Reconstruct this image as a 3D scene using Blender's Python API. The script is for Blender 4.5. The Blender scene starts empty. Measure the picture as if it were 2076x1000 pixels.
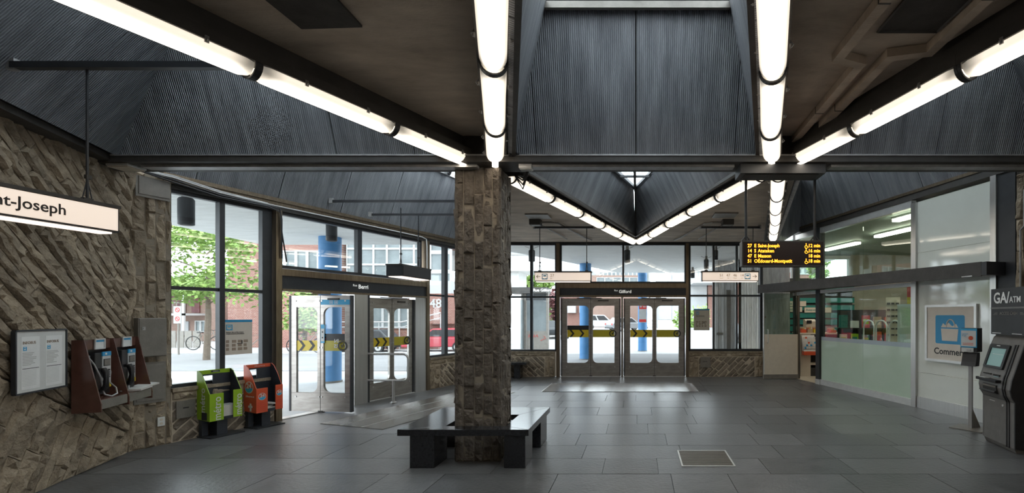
import bpy, bmesh, math, random
from mathutils import Vector, Matrix
from mathutils.geometry import tessellate_polygon, delaunay_2d_cdt
R = math.radians
rnd = random.Random(7)
S = bpy.context.scene
COL = S.collection
# ------------------------------------------------------------------ camera, sky, exposure
cam = bpy.data.cameras.new('camera'); camo = bpy.data.objects.new('camera', cam); COL.objects.link(camo)
camo.location = (0, 0, 1.62); camo.rotation_euler = (R(90), 0, 0)
cam.sensor_width = 36; cam.lens = 36*950/2076
cam.shift_x = (1038-1293)/2076; cam.shift_y = (640-500)/2076
cam.clip_start = .05; cam.clip_end = 500
S.camera = camo
w = bpy.data.worlds.new('overcast_sky'); S.world = w; w.use_nodes = True
bg = w.node_tree.nodes['Background']
bg.inputs[0].default_value = (.86, .94, 1.0, 1); bg.inputs[1].default_value = 5.0
S.view_settings.view_transform = 'Standard'; S.view_settings.look = 'None'
S.view_settings.exposure = 0.4; S.view_settings.gamma = 1; S.view_settings.use_curve_mapping = False
S.cycles.use_denoising = True
S.cycles.max_bounces = 10; S.cycles.diffuse_bounces = 5; S.cycles.glossy_bounces = 4
S.cycles.transparent_max_bounces = 24
LAMP = 7.5

# ------------------------------------------------------------------ materials
def new(name):
    m = bpy.data.materials.new(name); m.use_nodes = True
    return m, m.node_tree.nodes, m.node_tree.links, m.node_tree.nodes['Principled BSDF']
def c4(c): return (c[0], c[1], c[2], 1)
def pm(name, c1, c2=None, scale=4, rough=.5, metal=0, bump=0, bscale=60, rv=0, stretch=(1, 1, 1), spec=.5, detail=5, rscale=0):
    m, N, L, b = new(name)
    b.inputs['Roughness'].default_value = rough; b.inputs['Metallic'].default_value = metal
    b.inputs['Specular IOR Level'].default_value = spec
    tc = N.new('ShaderNodeTexCoord'); mp = N.new('ShaderNodeMapping'); mp.inputs['Scale'].default_value = stretch
    L.new(tc.outputs['Object'], mp.inputs[0])
    col = None
    if c2 is not None:
        n = N.new('ShaderNodeTexNoise'); n.inputs['Scale'].default_value = scale; n.inputs['Detail'].default_value = detail
        n.inputs['Roughness'].default_value = .62
        L.new(mp.outputs[0], n.inputs[0])
        r = N.new('ShaderNodeValToRGB'); r.color_ramp.elements[0].position = .3; r.color_ramp.elements[1].position = .7
        r.color_ramp.elements[0].color = c4(c1); r.color_ramp.elements[1].color = c4(c2)
        L.new(n.outputs[0], r.inputs[0]); col = r.outputs[0]
        if rscale:
            mr = N.new('ShaderNodeMapRange'); mr.inputs[3].default_value = rough-rscale; mr.inputs[4].default_value = rough+rscale
            L.new(n.outputs[0], mr.inputs[0]); L.new(mr.outputs[0], b.inputs['Roughness'])
    else:
        b.inputs['Base Color'].default_value = c4(c1)
    if rv:
        oi = N.new('ShaderNodeObjectInfo'); mr = N.new('ShaderNodeMapRange')
        mr.inputs[3].default_value = 1-rv; mr.inputs[4].default_value = 1+rv
        L.new(oi.outputs['Random'], mr.inputs[0])
        hs = N.new('ShaderNodeHueSaturation'); L.new(mr.outputs[0], hs.inputs['Value'])
        if col: L.new(col, hs.inputs['Color'])
        else: hs.inputs['Color'].default_value = c4(c1)
        col = hs.outputs[0]
    if col: L.new(col, b.inputs['Base Color'])
    if bump:
        n2 = N.new('ShaderNodeTexNoise'); n2.inputs['Scale'].default_value = bscale; n2.inputs['Detail'].default_value = 6
        L.new(mp.outputs[0], n2.inputs[0])
        bp = N.new('ShaderNodeBump'); bp.inputs['Strength'].default_value = bump; bp.inputs['Distance'].default_value = .02
        L.new(n2.outputs[0], bp.inputs['Height']); L.new(bp.outputs[0], b.inputs['Normal'])
    return m
def ribbed(name, c1, c2):
    m, N, L, b = new(name); b.inputs['Roughness'].default_value = .42
    uv = N.new('ShaderNodeUVMap'); oi = N.new('ShaderNodeObjectInfo')
    wv = N.new('ShaderNodeTexWave'); wv.bands_direction = 'X'; wv.inputs['Scale'].default_value = 15
    wv.inputs['Distortion'].default_value = 1.2; wv.inputs['Detail'].default_value = 2; wv.inputs['Detail Scale'].default_value = 1.5
    L.new(uv.outputs[0], wv.inputs[0])
    mp = N.new('ShaderNodeMapping'); mp.inputs['Scale'].default_value = (4.5, .45, 1); L.new(uv.outputs[0], mp.inputs[0])
    ad = N.new('ShaderNodeVectorMath'); ad.operation = 'ADD'
    L.new(mp.outputs[0], ad.inputs[0]); L.new(oi.outputs['Random'], ad.inputs[1])
    n = N.new('ShaderNodeTexNoise'); n.inputs['Scale'].default_value = 2.2; n.inputs['Detail'].default_value = 8; n.inputs['Roughness'].default_value = .7
    L.new(ad.outputs[0], n.inputs[0])
    r = N.new('ShaderNodeValToRGB'); r.color_ramp.elements[0].position = .3; r.color_ramp.elements[1].position = .72
    r.color_ramp.elements[0].color = c4(c1); r.color_ramp.elements[1].color = c4(c2); L.new(n.outputs[0], r.inputs[0])
    mx = N.new('ShaderNodeMix'); mx.data_type = 'RGBA'; mx.blend_type = 'MULTIPLY'
    mr = N.new('ShaderNodeMapRange'); mr.inputs[3].default_value = .62; mr.inputs[4].default_value = 1.1; L.new(wv.outputs[1], mr.inputs[0])
    mx.inputs[0].default_value = 1; L.new(r.outputs[0], mx.inputs[6]); L.new(mr.outputs[0], mx.inputs[7])
    L.new(mx.outputs[2], b.inputs['Base Color'])
    bp = N.new('ShaderNodeBump'); bp.inputs['Strength'].default_value = .8; bp.inputs['Distance'].default_value = .008
    L.new(wv.outputs[1], bp.inputs['Height']); L.new(bp.outputs[0], b.inputs['Normal'])
    return m
def glass(name, tint, base=.045, rough=0):
    m, N, L, b = new(name); N.remove(b); out = N['Material Output']
    t = N.new('ShaderNodeBsdfTransparent'); t.inputs[0].default_value = c4(tint)
    g = N.new('ShaderNodeBsdfGlossy'); g.inputs['Roughness'].default_value = rough
    lw = N.new('ShaderNodeLayerWeight'); lw.inputs[0].default_value = .5
    p = N.new('ShaderNodeMath'); p.operation = 'POWER'; p.inputs[1].default_value = 4.5; L.new(lw.outputs['Facing'], p.inputs[0])
    a = N.new('ShaderNodeMath'); a.operation = 'MULTIPLY_ADD'; a.inputs[1].default_value = .85; a.inputs[2].default_value = base
    L.new(p.outputs[0], a.inputs[0])
    x = N.new('ShaderNodeMixShader'); L.new(a.outputs[0], x.inputs[0]); L.new(t.outputs[0], x.inputs[1]); L.new(g.outputs[0], x.inputs[2])
    L.new(x.outputs[0], out.inputs[0]); return m
def emis(name, c, s):
    m, N, L, b = new(name); b.inputs['Base Color'].default_value = c4(c)
    b.inputs['Emission Color'].default_value = c4(c); b.inputs['Emission Strength'].default_value = s
    b.inputs['Roughness'].default_value = .4; return m
def lensmat():
    # tube light: the diffuser is weaker at its two ends, where the tube has no discharge
    m, N, L, b = new('light_diffuser'); b.inputs['Base Color'].default_value = (.8, .78, .7, 1); b.inputs['Roughness'].default_value = .25
    tc = N.new('ShaderNodeTexCoord'); sp = N.new('ShaderNodeSeparateXYZ'); L.new(tc.outputs['Object'], sp.inputs[0])
    ab = N.new('ShaderNodeMath'); ab.operation = 'ABSOLUTE'; L.new(sp.outputs[0], ab.inputs[0])
    mr = N.new('ShaderNodeMapRange'); mr.interpolation_type = 'SMOOTHSTEP'
    mr.inputs[1].default_value = .36; mr.inputs[2].default_value = .52; mr.inputs[3].default_value = 1; mr.inputs[4].default_value = .12
    L.new(ab.outputs[0], mr.inputs[0])
    # the tube hangs in the middle of the trough, so the diffuser is brightest under it and weaker up its flanks
    ay = N.new('ShaderNodeMath'); ay.operation = 'ABSOLUTE'; L.new(sp.outputs[1], ay.inputs[0])
    m2 = N.new('ShaderNodeMapRange'); m2.interpolation_type = 'SMOOTHSTEP'
    m2.inputs[1].default_value = .01; m2.inputs[2].default_value = .082; m2.inputs[3].default_value = 1; m2.inputs[4].default_value = .10
    L.new(ay.outputs[0], m2.inputs[0])
    mm = N.new('ShaderNodeMath'); mm.operation = 'MULTIPLY'; L.new(mr.outputs[0], mm.inputs[0]); L.new(m2.outputs[0], mm.inputs[1])
    ml = N.new('ShaderNodeMath'); ml.operation = 'MULTIPLY'; ml.inputs[1].default_value = LAMP; L.new(mm.outputs[0], ml.inputs[0])
    b.inputs['Emission Color'].default_value = (1, .88, .72, 1); L.new(ml.outputs[0], b.inputs['Emission Strength'])
    return m
def brickmat(name, c1, c2, mortar, scale):
    m, N, L, b = new(name); b.inputs['Roughness'].default_value = .85
    tc = N.new('ShaderNodeTexCoord'); mp = N.new('ShaderNodeMapping'); mp.inputs['Rotation'].default_value = (R(90), 0, 0)
    L.new(tc.outputs['Object'], mp.inputs[0])
    k = N.new('ShaderNodeTexBrick'); k.inputs['Scale'].default_value = scale
    k.inputs['Color1'].default_value = c4(c1); k.inputs['Color2'].default_value = c4(c2); k.inputs['Mortar'].default_value = c4(mortar)
    k.inputs['Mortar Size'].default_value = .03; L.new(mp.outputs[0], k.inputs[0]); L.new(k.outputs[0], b.inputs['Base Color']); return m
def stripes(name, c1, c2, scale, axis='X'):
    m, N, L, b = new(name); b.inputs['Roughness'].default_value = .2; b.inputs['Metallic'].default_value = .7
    tc = N.new('ShaderNodeTexCoord'); wv = N.new('ShaderNodeTexWave'); wv.bands_direction = axis; wv.inputs['Scale'].default_value = scale
    L.new(tc.outputs['Object'], wv.inputs[0])
    r = N.new('ShaderNodeValToRGB'); r.color_ramp.elements[0].color = c4(c1); r.color_ramp.elements[1].color = c4(c2)
    L.new(wv.outputs[1], r.inputs[0]); L.new(r.outputs[0], b.inputs['Base Color'])
    bp = N.new('ShaderNodeBump'); bp.inputs['Strength'].default_value = .4; bp.inputs['Distance'].default_value = .004
    L.new(wv.outputs[1], bp.inputs['Height']); L.new(bp.outputs[0], b.inputs['Normal']); return m

m_panel = ribbed('ribbed_concrete', (.125, .132, .148), (.36, .372, .395))
m_slab = pm('ceiling_concrete', (.36, .29, .225), (.64, .53, .42), 1.6, .75, bump=.25, bscale=25, detail=9, stretch=(1, 2.5, 1))
m_patch = pm('dark_patch', (.035, .032, .03), (.06, .055, .05), 9, .85, bump=.2, bscale=60)
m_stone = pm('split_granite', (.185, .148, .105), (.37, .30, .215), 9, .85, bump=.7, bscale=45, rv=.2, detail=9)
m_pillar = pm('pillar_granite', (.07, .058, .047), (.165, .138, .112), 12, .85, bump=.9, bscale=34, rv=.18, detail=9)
m_sillst = pm('sill_granite', (.13, .105, .08), (.26, .215, .165), 11, .85, bump=.6, bscale=40, rv=.25, detail=9)
m_mortar = pm('mortar', (.045, .04, .035), (.075, .065, .055), 12, .95)
m_mortarl = pm('pale_mortar', (.20, .168, .13), (.28, .24, .185), 14, .95)
m_mortars = pm('sill_mortar', (.42, .35, .265), (.52, .44, .34), 14, .95)
m_tile = pm('slate_tile', (.086, .087, .09), (.142, .143, .146), 5, .33, bump=.22, bscale=26, rv=.22, detail=9, rscale=.1)
m_grout = pm('grout', (.06, .06, .063), (.085, .085, .09), 20, .9)
m_black = pm('black_steel', (.022, .024, .028), (.032, .034, .038), 6, .42, spec=.4)
m_dark = pm('dark_brown_steel', (.03, .027, .024), (.055, .05, .045), 5, .55, bump=.1, bscale=40)
m_bronze = pm('bronze_trim', (.14, .105, .07), (.23, .18, .125), 6, .33, metal=.7, stretch=(8, 8, .6))
m_steel = pm('brushed_steel', (.50, .49, .48), (.6, .59, .575), 3, .32, metal=.85, stretch=(12, 12, .5))
m_doorst = pm('door_steel', (.30, .275, .25), (.46, .43, .40), 3.5, .36, metal=.75, bump=.04, bscale=30, stretch=(1, 1, 5))
m_alum = pm('aluminium', (.62, .62, .61), (.72, .72, .71), 8, .35, metal=.5)
m_galv = pm('galvanised', (.30, .30, .30), (.48, .47, .46), 9, .45, metal=.55)
m_bench = pm('black_granite', (.012, .013, .016), (.03, .032, .036), 45, .16, spec=.6)
m_glass = glass('window_glass', (.93, .95, .95), .05)
m_sglass = glass('shop_glass', (.82, .90, .85), .08)
m_lens = lensmat()
m_sign = emis('lightbox_face', (.95, .80, .68), .46)
m_signlow = emis('lightbox_underside', (1, .86, .76), .95)
m_ink = pm('dark_ink', (.02, .02, .02), rough=.5)
m_inkgrey = pm('brown_grey_ink', (.33, .25, .19), rough=.5)
m_white = pm('white_paint', (.75, .75, .74), (.82, .82, .80), 8, .5)
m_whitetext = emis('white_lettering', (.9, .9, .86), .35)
m_whitex = pm('outdoor_white_paint', (.36, .36, .36), (.42, .42, .41), 8, .6)
m_blue = pm('sign_blue', (.02, .27, .52), rough=.45)
m_skyblue = pm('pictogram_blue', (.04, .38, .66), rough=.45)
m_colblue = pm('blue_column_paint', (.06, .20, .42), (.08, .25, .50), 3, .5)
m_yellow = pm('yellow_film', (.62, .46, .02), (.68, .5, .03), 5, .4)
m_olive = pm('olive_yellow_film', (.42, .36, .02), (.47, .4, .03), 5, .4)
m_green = pm('green_box_paint', (.25, .42, .015), (.30, .48, .02), 7, .35)
m_orange = pm('orange_box_paint', (.62, .085, .03), (.68, .11, .045), 7, .35)
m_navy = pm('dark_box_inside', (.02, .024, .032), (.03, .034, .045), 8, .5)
m_paper = pm('newsprint', (.5, .47, .43), (.66, .63, .6), 30, .8, stretch=(1, 1, 8))
m_sheet = pm('paper_sheet', (.60, .60, .58), (.67, .67, .65), 6, .5)
m_beige = pm('poster_paper', (.62, .56, .48), (.68, .61, .53), 5, .5)
m_brown = pm('brown_enamel', (.08, .034, .025), (.12, .052, .038), 6, .25, spec=.7)
m_phone = pm('phone_black', (.012, .012, .013), rough=.3)
m_greym = pm('grey_metal_plate', (.17, .155, .135), (.23, .21, .185), 8, .45, metal=.2, bump=.06)
m_atm = pm('atm_grey', (.125, .117, .11), (.165, .157, .148), 9, .42, bump=.1, bscale=300)
m_atmd = pm('atm_black', (.012, .012, .014), (.02, .02, .022), 9, .45)
m_screen = emis('screen_face', (.12, .2, .19), .5)
m_led = emis('led_amber', (1, .33, .02), 3.2)
m_ledbg = pm('led_panel_black', (.012, .005, .004), (.02, .008, .006), 40, .3)
m_frost = pm('frosted_green_glass', (.48, .60, .48), (.52, .63, .52), 2, .07, spec=.6)
m_frostb = pm('frosted_blue_band', (.40, .48, .52), rough=.1)
m_milk = pm('milky_glass_panel', (.66, .68, .62), (.72, .74, .68), 1.5, .06, spec=.9)
m_cream = pm('cream_laminate', (.58, .51, .42), (.63, .56, .46), 12, .4)
m_teal = pm('teal_shelf', (.01, .16, .14), (.015, .2, .17), 4, .4)
m_red = pm('red_print', (.5, .03, .03), (.6, .05, .04), 6, .4)
m_mat = stripes('ribbed_mat', (.12, .11, .10), (.42, .40, .37), 26, 'X')
m_grate = pm('floor_grate_metal', (.10, .09, .075), (.18, .16, .135), 6, .4, metal=.3, stretch=(.6, 6, 1), bump=.2, bscale=30)
m_card = pm('cardboard', (.36, .25, .15), (.42, .3, .19), 8, .8)
m_soffit = pm('soffit_concrete', (.62, .62, .60), (.8, .8, .78), 3, .7, stretch=(.6, 5, 1), detail=9, bump=.2, bscale=18)
m_walk = pm('sidewalk_concrete', (.33, .33, .328), (.40, .40, .398), 1.5, .85, bump=.1)
m_road = pm('asphalt', (.17, .17, .173), (.22, .22, .222), 1.2, .9, stretch=(.4, 2, 1))
m_rough = pm('corduroy_concrete', (.24, .235, .22), (.46, .45, .43), 7, .9, bump=1.0, bscale=16, stretch=(3, 3, .35), detail=9)
m_pier = pm('pier_concrete', (.55, .55, .54), (.85, .85, .84), 9, .9, bump=1.0, bscale=14, stretch=(3, 3, .3), detail=9)
m_brick = brickmat('red_brick', (.20, .07, .05), (.26, .11, .08), (.25, .2, .18), 4.2)
m_brickp = brickmat('pale_brick', (.23, .13, .10), (.27, .165, .13), (.25, .2, .17), 3.4)
m_wfar = pm('far_white_cladding', (.34, .345, .35), (.4, .405, .41), 1, .7)
m_gfar = pm('far_window_glass', (.10, .12, .125), (.2, .225, .23), .8, .35)
m_leaf = pm('leaf_green', (.10, .20, .03), (.26, .36, .09), 2.5, .6)
m_leafp = pm('leaf_purple', (.11, .03, .035), (.18, .07, .07), 3, .6)
m_bark = pm('bark', (.10, .075, .055), (.17, .13, .10), 12, .9, bump=.5)
m_cred = pm('car_red', (.33, .015, .03), rough=.25, spec=.7)
m_csil = pm('car_silver', (.26, .27, .28), rough=.25, metal=.5)
m_cwht = pm('car_white', (.42, .42, .42), rough=.3)
m_cblk = pm('car_dark', (.04, .045, .05), rough=.25)
m_tyre = pm('tyre_rubber', (.02, .02, .02), rough=.8)
m_shopfl = pm('shop_floor', (.5, .44, .34), (.6, .54, .43), 9, .35)
m_shopw = pm('shop_wall', (.42, .38, .32), (.5, .46, .4), 4, .7)
m_shopdk = pm('shop_dark_panel', (.03, .03, .03), rough=.6)
m_greenish = pm('shop_ceiling', (.25, .30, .26), (.30, .35, .31), 3, .7)
m_shoplamp = emis('shop_lamp_diffuser', (1, .92, .78), 20)

# ------------------------------------------------------------------ builders
class M:
    def __init__(s): s.v = []; s.f = []; s.uv = None
    def add(s, vs, fs):
        o = len(s.v); s.v += [tuple(p) for p in vs]; s.f += [tuple(i+o for i in f) for f in fs]; return s
    def box(s, x0, x1, y0, y1, z0, z1):
        return s.add([(x0, y0, z0), (x1, y0, z0), (x1, y1, z0), (x0, y1, z0), (x0, y0, z1), (x1, y0, z1), (x1, y1, z1), (x0, y1, z1)],
                     [(0, 3, 2, 1), (4, 5, 6, 7), (0, 1, 5, 4), (1, 2, 6, 5), (2, 3, 7, 6), (3, 0, 4, 7)])
    def prism(s, pts, ax, a, b):
        n = len(pts)
        def q(p, t): return {'x': (t, p[0], p[1]), 'y': (p[0], t, p[1]), 'z': (p[0], p[1], t)}[ax]
        return s.add([q(p, a) for p in pts]+[q(p, b) for p in pts],
                     [tuple(range(n)), tuple(range(2*n-1, n-1, -1))]+[(i, i+n, (i+1) % n+n, (i+1) % n) for i in range(n)])
    def holed(s, outer, holes, y0, y1):
        loops = [outer]+holes; tri = tessellate_polygon([[Vector((p[0], p[1], 0)) for p in l] for l in loops])
        flat = [p for l in loops for p in l]; n = len(flat)
        fs = [tuple(t) for t in tri]+[tuple(i+n for i in reversed(t)) for t in tri]
        k = 0
        for l in loops:
            m = len(l); fs += [(k+i, k+(i+1) % m, n+k+(i+1) % m, n+k+i) for i in range(m)]; k += m
        return s.add([(p[0], y0, p[1]) for p in flat]+[(p[0], y1, p[1]) for p in flat], fs)
    def tube(s, path, r, n=8, closed=False, cap=True):
        P = [Vector(p) for p in path]; k = len(P); rings = []; up = None
        for i, p in enumerate(P):
            a = P[(i-1) % k] if (closed or i) else p; b = P[(i+1) % k] if (closed or i < k-1) else p
            t = (b-a).normalized()
            if up is None: up = t.orthogonal().normalized()
            u = (up-t*up.dot(t)); u = u.normalized() if u.length > 1e-5 else t.orthogonal().normalized(); up = u; vv = t.cross(u)
            rr = r[i] if isinstance(r, (list, tuple)) else r
            rings.append([p+u*math.cos(2*math.pi*j/n)*rr+vv*math.sin(2*math.pi*j/n)*rr for j in range(n)])
        vs = [q for g in rings for q in g]; fs = []
        for i in range(k if closed else k-1):
            i2 = (i+1) % k
            fs += [(i*n+j, i*n+(j+1) % n, i2*n+(j+1) % n, i2*n+j) for j in range(n)]
        if cap and not closed: fs += [tuple(range(n)), tuple(range((k-1)*n, k*n))]
        return s.add(vs, fs)
    def cyl(s, p0, p1, r, n=16): return s.tube([p0, p1], r, n)
    def lathe(s, prof, n=20, c=(0, 0, 0)):
        vs = []; fs = []; k = len(prof)
        for r, z in prof: vs += [(c[0]+r*math.cos(2*math.pi*j/n), c[1]+r*math.sin(2*math.pi*j/n), c[2]+z) for j in range(n)]
        for i in range(k-1): fs += [(i*n+j, i*n+(j+1) % n, (i+1)*n+(j+1) % n, (i+1)*n+j) for j in range(n)]
        fs += [tuple(range(n)), tuple(range((k-1)*n, k*n))]
        return s.add(vs, fs)
    def disc(s, cx, cz, r, y0, y1, n=24, rx=None):
        rx = rx or r
        return s.prism([(cx+rx*math.cos(2*math.pi*i/n), cz+r*math.sin(2*math.pi*i/n)) for i in range(n)], 'y', y0, y1)
def mk(name, m, mat, parent=None, loc=None, rz=None, smooth=False, bevel=0, kind=None):
    me = bpy.data.meshes.new(name); me.from_pydata(m.v, [], m.f)
    if m.uv is None:
        b = bmesh.new(); b.from_mesh(me); bmesh.ops.recalc_face_normals(b, faces=b.faces); b.to_mesh(me); b.free()
    else:
        l = me.uv_layers.new(name='UVMap')
        for lp in me.loops: l.data[lp.index].uv = m.uv[lp.vertex_index]
    me.materials.append(mat)
    if smooth:
        for p in me.polygons: p.use_smooth = True
        try: me.set_sharp_from_angle(angle=R(40))
        except Exception: pass
    o = bpy.data.objects.new(name, me); COL.objects.link(o)
    if parent: o.parent = parent
    if loc: o.location = loc
    if rz: o.rotation_euler = (0, 0, rz)
    if bevel:
        bv = o.modifiers.new('bevel', 'BEVEL'); bv.width = bevel; bv.segments = 2; bv.limit_method = 'ANGLE'
    if kind: o['kind'] = kind
    return o
def tag(o, label, cat, group=None):
    o['label'] = label; o['category'] = cat
    if group: o['group'] = group
    return o
def T(name, label, cat, loc=(0, 0, 0), rz=0, group=None):
    o = bpy.data.objects.new(name, None); COL.objects.link(o); o.location = loc; o.rotation_euler = (0, 0, rz)
    o.empty_display_size = .1
    return tag(o, label, cat, group)
def struct(name, loc=(0, 0, 0), rz=0):
    o = bpy.data.objects.new(name, None); COL.objects.link(o); o.location = loc; o.rotation_euler = (0, 0, rz); o['kind'] = 'structure'; o.empty_display_size = .1
    return o
def part(name, parent, loc=(0, 0, 0), rz=0):
    o = bpy.data.objects.new(name, None); COL.objects.link(o); o.parent = parent; o.location = loc; o.rotation_euler = (0, 0, rz); o.empty_display_size = .05
    return o
def B(name, par, mat, *b, bevel=0): return mk(name, M().box(*b), mat, par, bevel=bevel)
def text(body, size, mat, parent, loc, rot=(R(90), 0, 0), align='LEFT', bold=0, name='lettering', sx=1, space=1):
    c = bpy.data.curves.new(name, 'FONT'); c.body = body; c.size = size; c.align_x = align; c.align_y = 'CENTER'
    c.extrude = .0008; c.offset = bold; c.resolution_u = 3; c.space_character = space
    c.materials.append(mat); o = bpy.data.objects.new('letter_curve', c); COL.objects.link(o)
    o.parent = parent; o.location = loc; o.rotation_euler = rot; o.scale = (sx, 1, 1); return o
def rrect(x0, x1, z0, z1, r=(0, 0, 0, 0), n=6):
    # corner radii: bottom-left, bottom-right, top-right, top-left
    pts = []
    for (cx, cz, sx, sz, a0, rr) in ((x0, z0, 1, 1, 180, r[0]), (x1, z0, -1, 1, 270, r[1]), (x1, z1, -1, -1, 0, r[2]), (x0, z1, 1, -1, 90, r[3])):
        if rr <= 0: pts.append((cx, cz)); continue
        for i in range(n+1):
            a = R(a0+90*i/n); pts.append((cx+sx*rr+rr*math.cos(a), cz+sz*rr+rr*math.sin(a)))
    return pts
def clip(poly, a, b, c):   # keep a*x+b*y<=c
    out = []
    for i, p in enumerate(poly):
        q = poly[(i+1) % len(poly)]; dp = a*p[0]+b*p[1]-c; dq = a*q[0]+b*q[1]-c
        if dp <= 0: out.append(p)
        if dp*dq < 0:
            t = dp/(dp-dq); out.append((p[0]+(q[0]-p[0])*t, p[1]+(q[1]-p[1])*t))
    return out
def clipbox(poly, x0, x1, y0, y1):
    for h in ((-1, 0, -x0), (1, 0, x1), (0, -1, -y0), (0, 1, y1)):
        poly = clip(poly, *h)
        if len(poly) < 3: return []
    return poly
def area(p): return abs(sum(p[i][0]*p[(i+1) % len(p)][1]-p[(i+1) % len(p)][0]*p[i][1] for i in range(len(p))))/2
def shrink(poly, d):
    c = (sum(p[0] for p in poly)/len(poly), sum(p[1] for p in poly)/len(poly)); out = poly
    for i in range(len(poly)):
        p, q = poly[i], poly[(i+1) % len(poly)]; ex, ey = q[0]-p[0], q[1]-p[1]; l = math.hypot(ex, ey)
        if l < 1e-6: continue
        nx, ny = ey/l, -ex/l
        if nx*(c[0]-p[0])+ny*(c[1]-p[1]) > 0: nx, ny = -nx, -ny
        out = clip(out, nx, ny, nx*p[0]+ny*p[1]-d)
        if len(out) < 3: return []
    return out
def stone(poly, parent, depth=.045, gap=.005, mat=None, rough=1., seg=.07):
    """split-faced block: polygon in wall x,z; -y is out of the wall"""
    poly = shrink(poly, gap)
    if len(poly) < 3 or area(poly) < .0012: return
    ring = []; nor = []
    A2 = sum(poly[i][0]*poly[(i+1) % len(poly)][1]-poly[(i+1) % len(poly)][0]*poly[i][1] for i in range(len(poly)))
    if A2 < 0: poly = poly[::-1]
    for i, p in enumerate(poly):
        q = poly[(i+1) % len(poly)]; l = math.hypot(q[0]-p[0], q[1]-p[1])
        if l < 1e-5: continue
        o = poly[i-1]; lo = math.hypot(p[0]-o[0], p[1]-o[1]) or 1; n1 = (-(q[1]-p[1])/l, (q[0]-p[0])/l); n0 = (-(p[1]-o[1])/lo, (p[0]-o[0])/lo)
        k = max(1, int(l/seg))
        for m_ in range(k):
            ring.append((p[0]+(q[0]-p[0])*m_/k, p[1]+(q[1]-p[1])*m_/k)); nor.append((n0[0]+n1[0], n0[1]+n1[1]) if m_ == 0 else n1)
    n = len(ring)
    v = [(p[0], 0, p[1]) for p in ring]
    v += [(p[0], -depth*.5-rnd.random()*.012*rough, p[1]) for p in ring]
    inner = []
    cx = sum(p[0] for p in ring)/n; cz = sum(p[1] for p in ring)/n
    for p, d_ in zip(ring, nor):
        t_ = rnd.uniform(.008, .02); x, z = p[0]+d_[0]*t_, p[1]+d_[1]*t_
        inner.append(Vector((x, z)))
    xs = [p[0] for p in inner]; zs = [p[1] for p in inner]; small = shrink(poly, .03); ip = []
    if len(small) >= 3:
        for _ in range(int(area(poly)/.0042)):
            for _t in range(6):
                q = Vector((rnd.uniform(min(xs), max(xs)), rnd.uniform(min(zs), max(zs))))
                if all((small[a+1-len(small)][0]-small[a][0])*(q[1]-small[a][1])-(small[a+1-len(small)][1]-small[a][1])*(q[0]-small[a][0]) > 0 for a in range(len(small))) and all((q-e).length > .028 for e in ip):
                    ip.append(q); break
    try:
        vo, _e, fo, *_r = delaunay_2d_cdt(inner+ip, [(a, (a+1) % n) for a in range(n)], [], 1, 1e-5)
    except Exception: vo, fo = [], []
    f = [(i, (i+1) % n, n+(i+1) % n, n+i) for i in range(n)]
    if len(vo) == n+len(ip):
        tx, tz = rnd.uniform(-.12, .12)*rough, rnd.uniform(-.2, .2)*rough
        for a, q in enumerate(vo):
            v.append((q[0], -min(depth+.024, max(.012, depth+rnd.uniform(-.012, .012)*rough+(rnd.uniform(-.004, .016)*rough if a >= n else -.006)+tx*(q[0]-cx)+tz*(q[1]-cz))), q[1]))
        f += [(n+i, n+(i+1) % n, 2*n+(i+1) % n, 2*n+i) for i in range(n)]; f += [tuple(2*n+a for a in t) for t in fo]
    else:
        v.append((cx, -depth, cz)); f += [(n+i, n+(i+1) % n, 2*n) for i in range(n)]
    m = M(); m.v = v; m.f = f
    return mk('stone', m, mat or m_stone, parent)
def strips(region, ang, wid, lens, parent, **k):
    """courses of stones at an angle, cut to a convex region (x,z)"""
    ca, sa = math.cos(ang), math.sin(ang)
    us = [p[0]*ca+p[1]*sa for p in region]; vs = [-p[0]*sa+p[1]*ca for p in region]
    v = min(vs)
    while v < max(vs):
        wv = rnd.choice(wid); u = min(us)-rnd.uniform(0, .4)
        while u < max(us):
            l = rnd.uniform(*lens)
            q = [(a*ca-b*sa, a*sa+b*ca) for a, b in ((u, v), (u+l, v), (u+l, v+wv), (u, v+wv))]
            for i in range(len(region)):
                p0, p1 = region[i], region[(i+1) % len(region)]
                ex, ez = p1[0]-p0[0], p1[1]-p0[1]
                q = clip(q, ez, -ex, ez*p0[0]-ex*p0[1])     # region is counter-clockwise
                if len(q) < 3: break
            if len(q) >= 3: stone(q, parent, **k)
            u += l
        v += wv
def columns(x0, x1, z0, z1, wid, lens, parent, **k):
    x = x0
    while x < x1-.02:
        wv = min(rnd.choice(wid), x1-x)
        if x1-x-wv < .04: wv = x1-x
        z = z0-rnd.uniform(0, .3)
        while z < z1:
            l = rnd.uniform(*lens); q = clipbox([(x, z), (x+wv, z), (x+wv, z+l), (x, z+l)], x0, x1, z0, z1)
            if len(q) >= 3: stone(q, parent, **k)
            z += l
        x += wv
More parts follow.
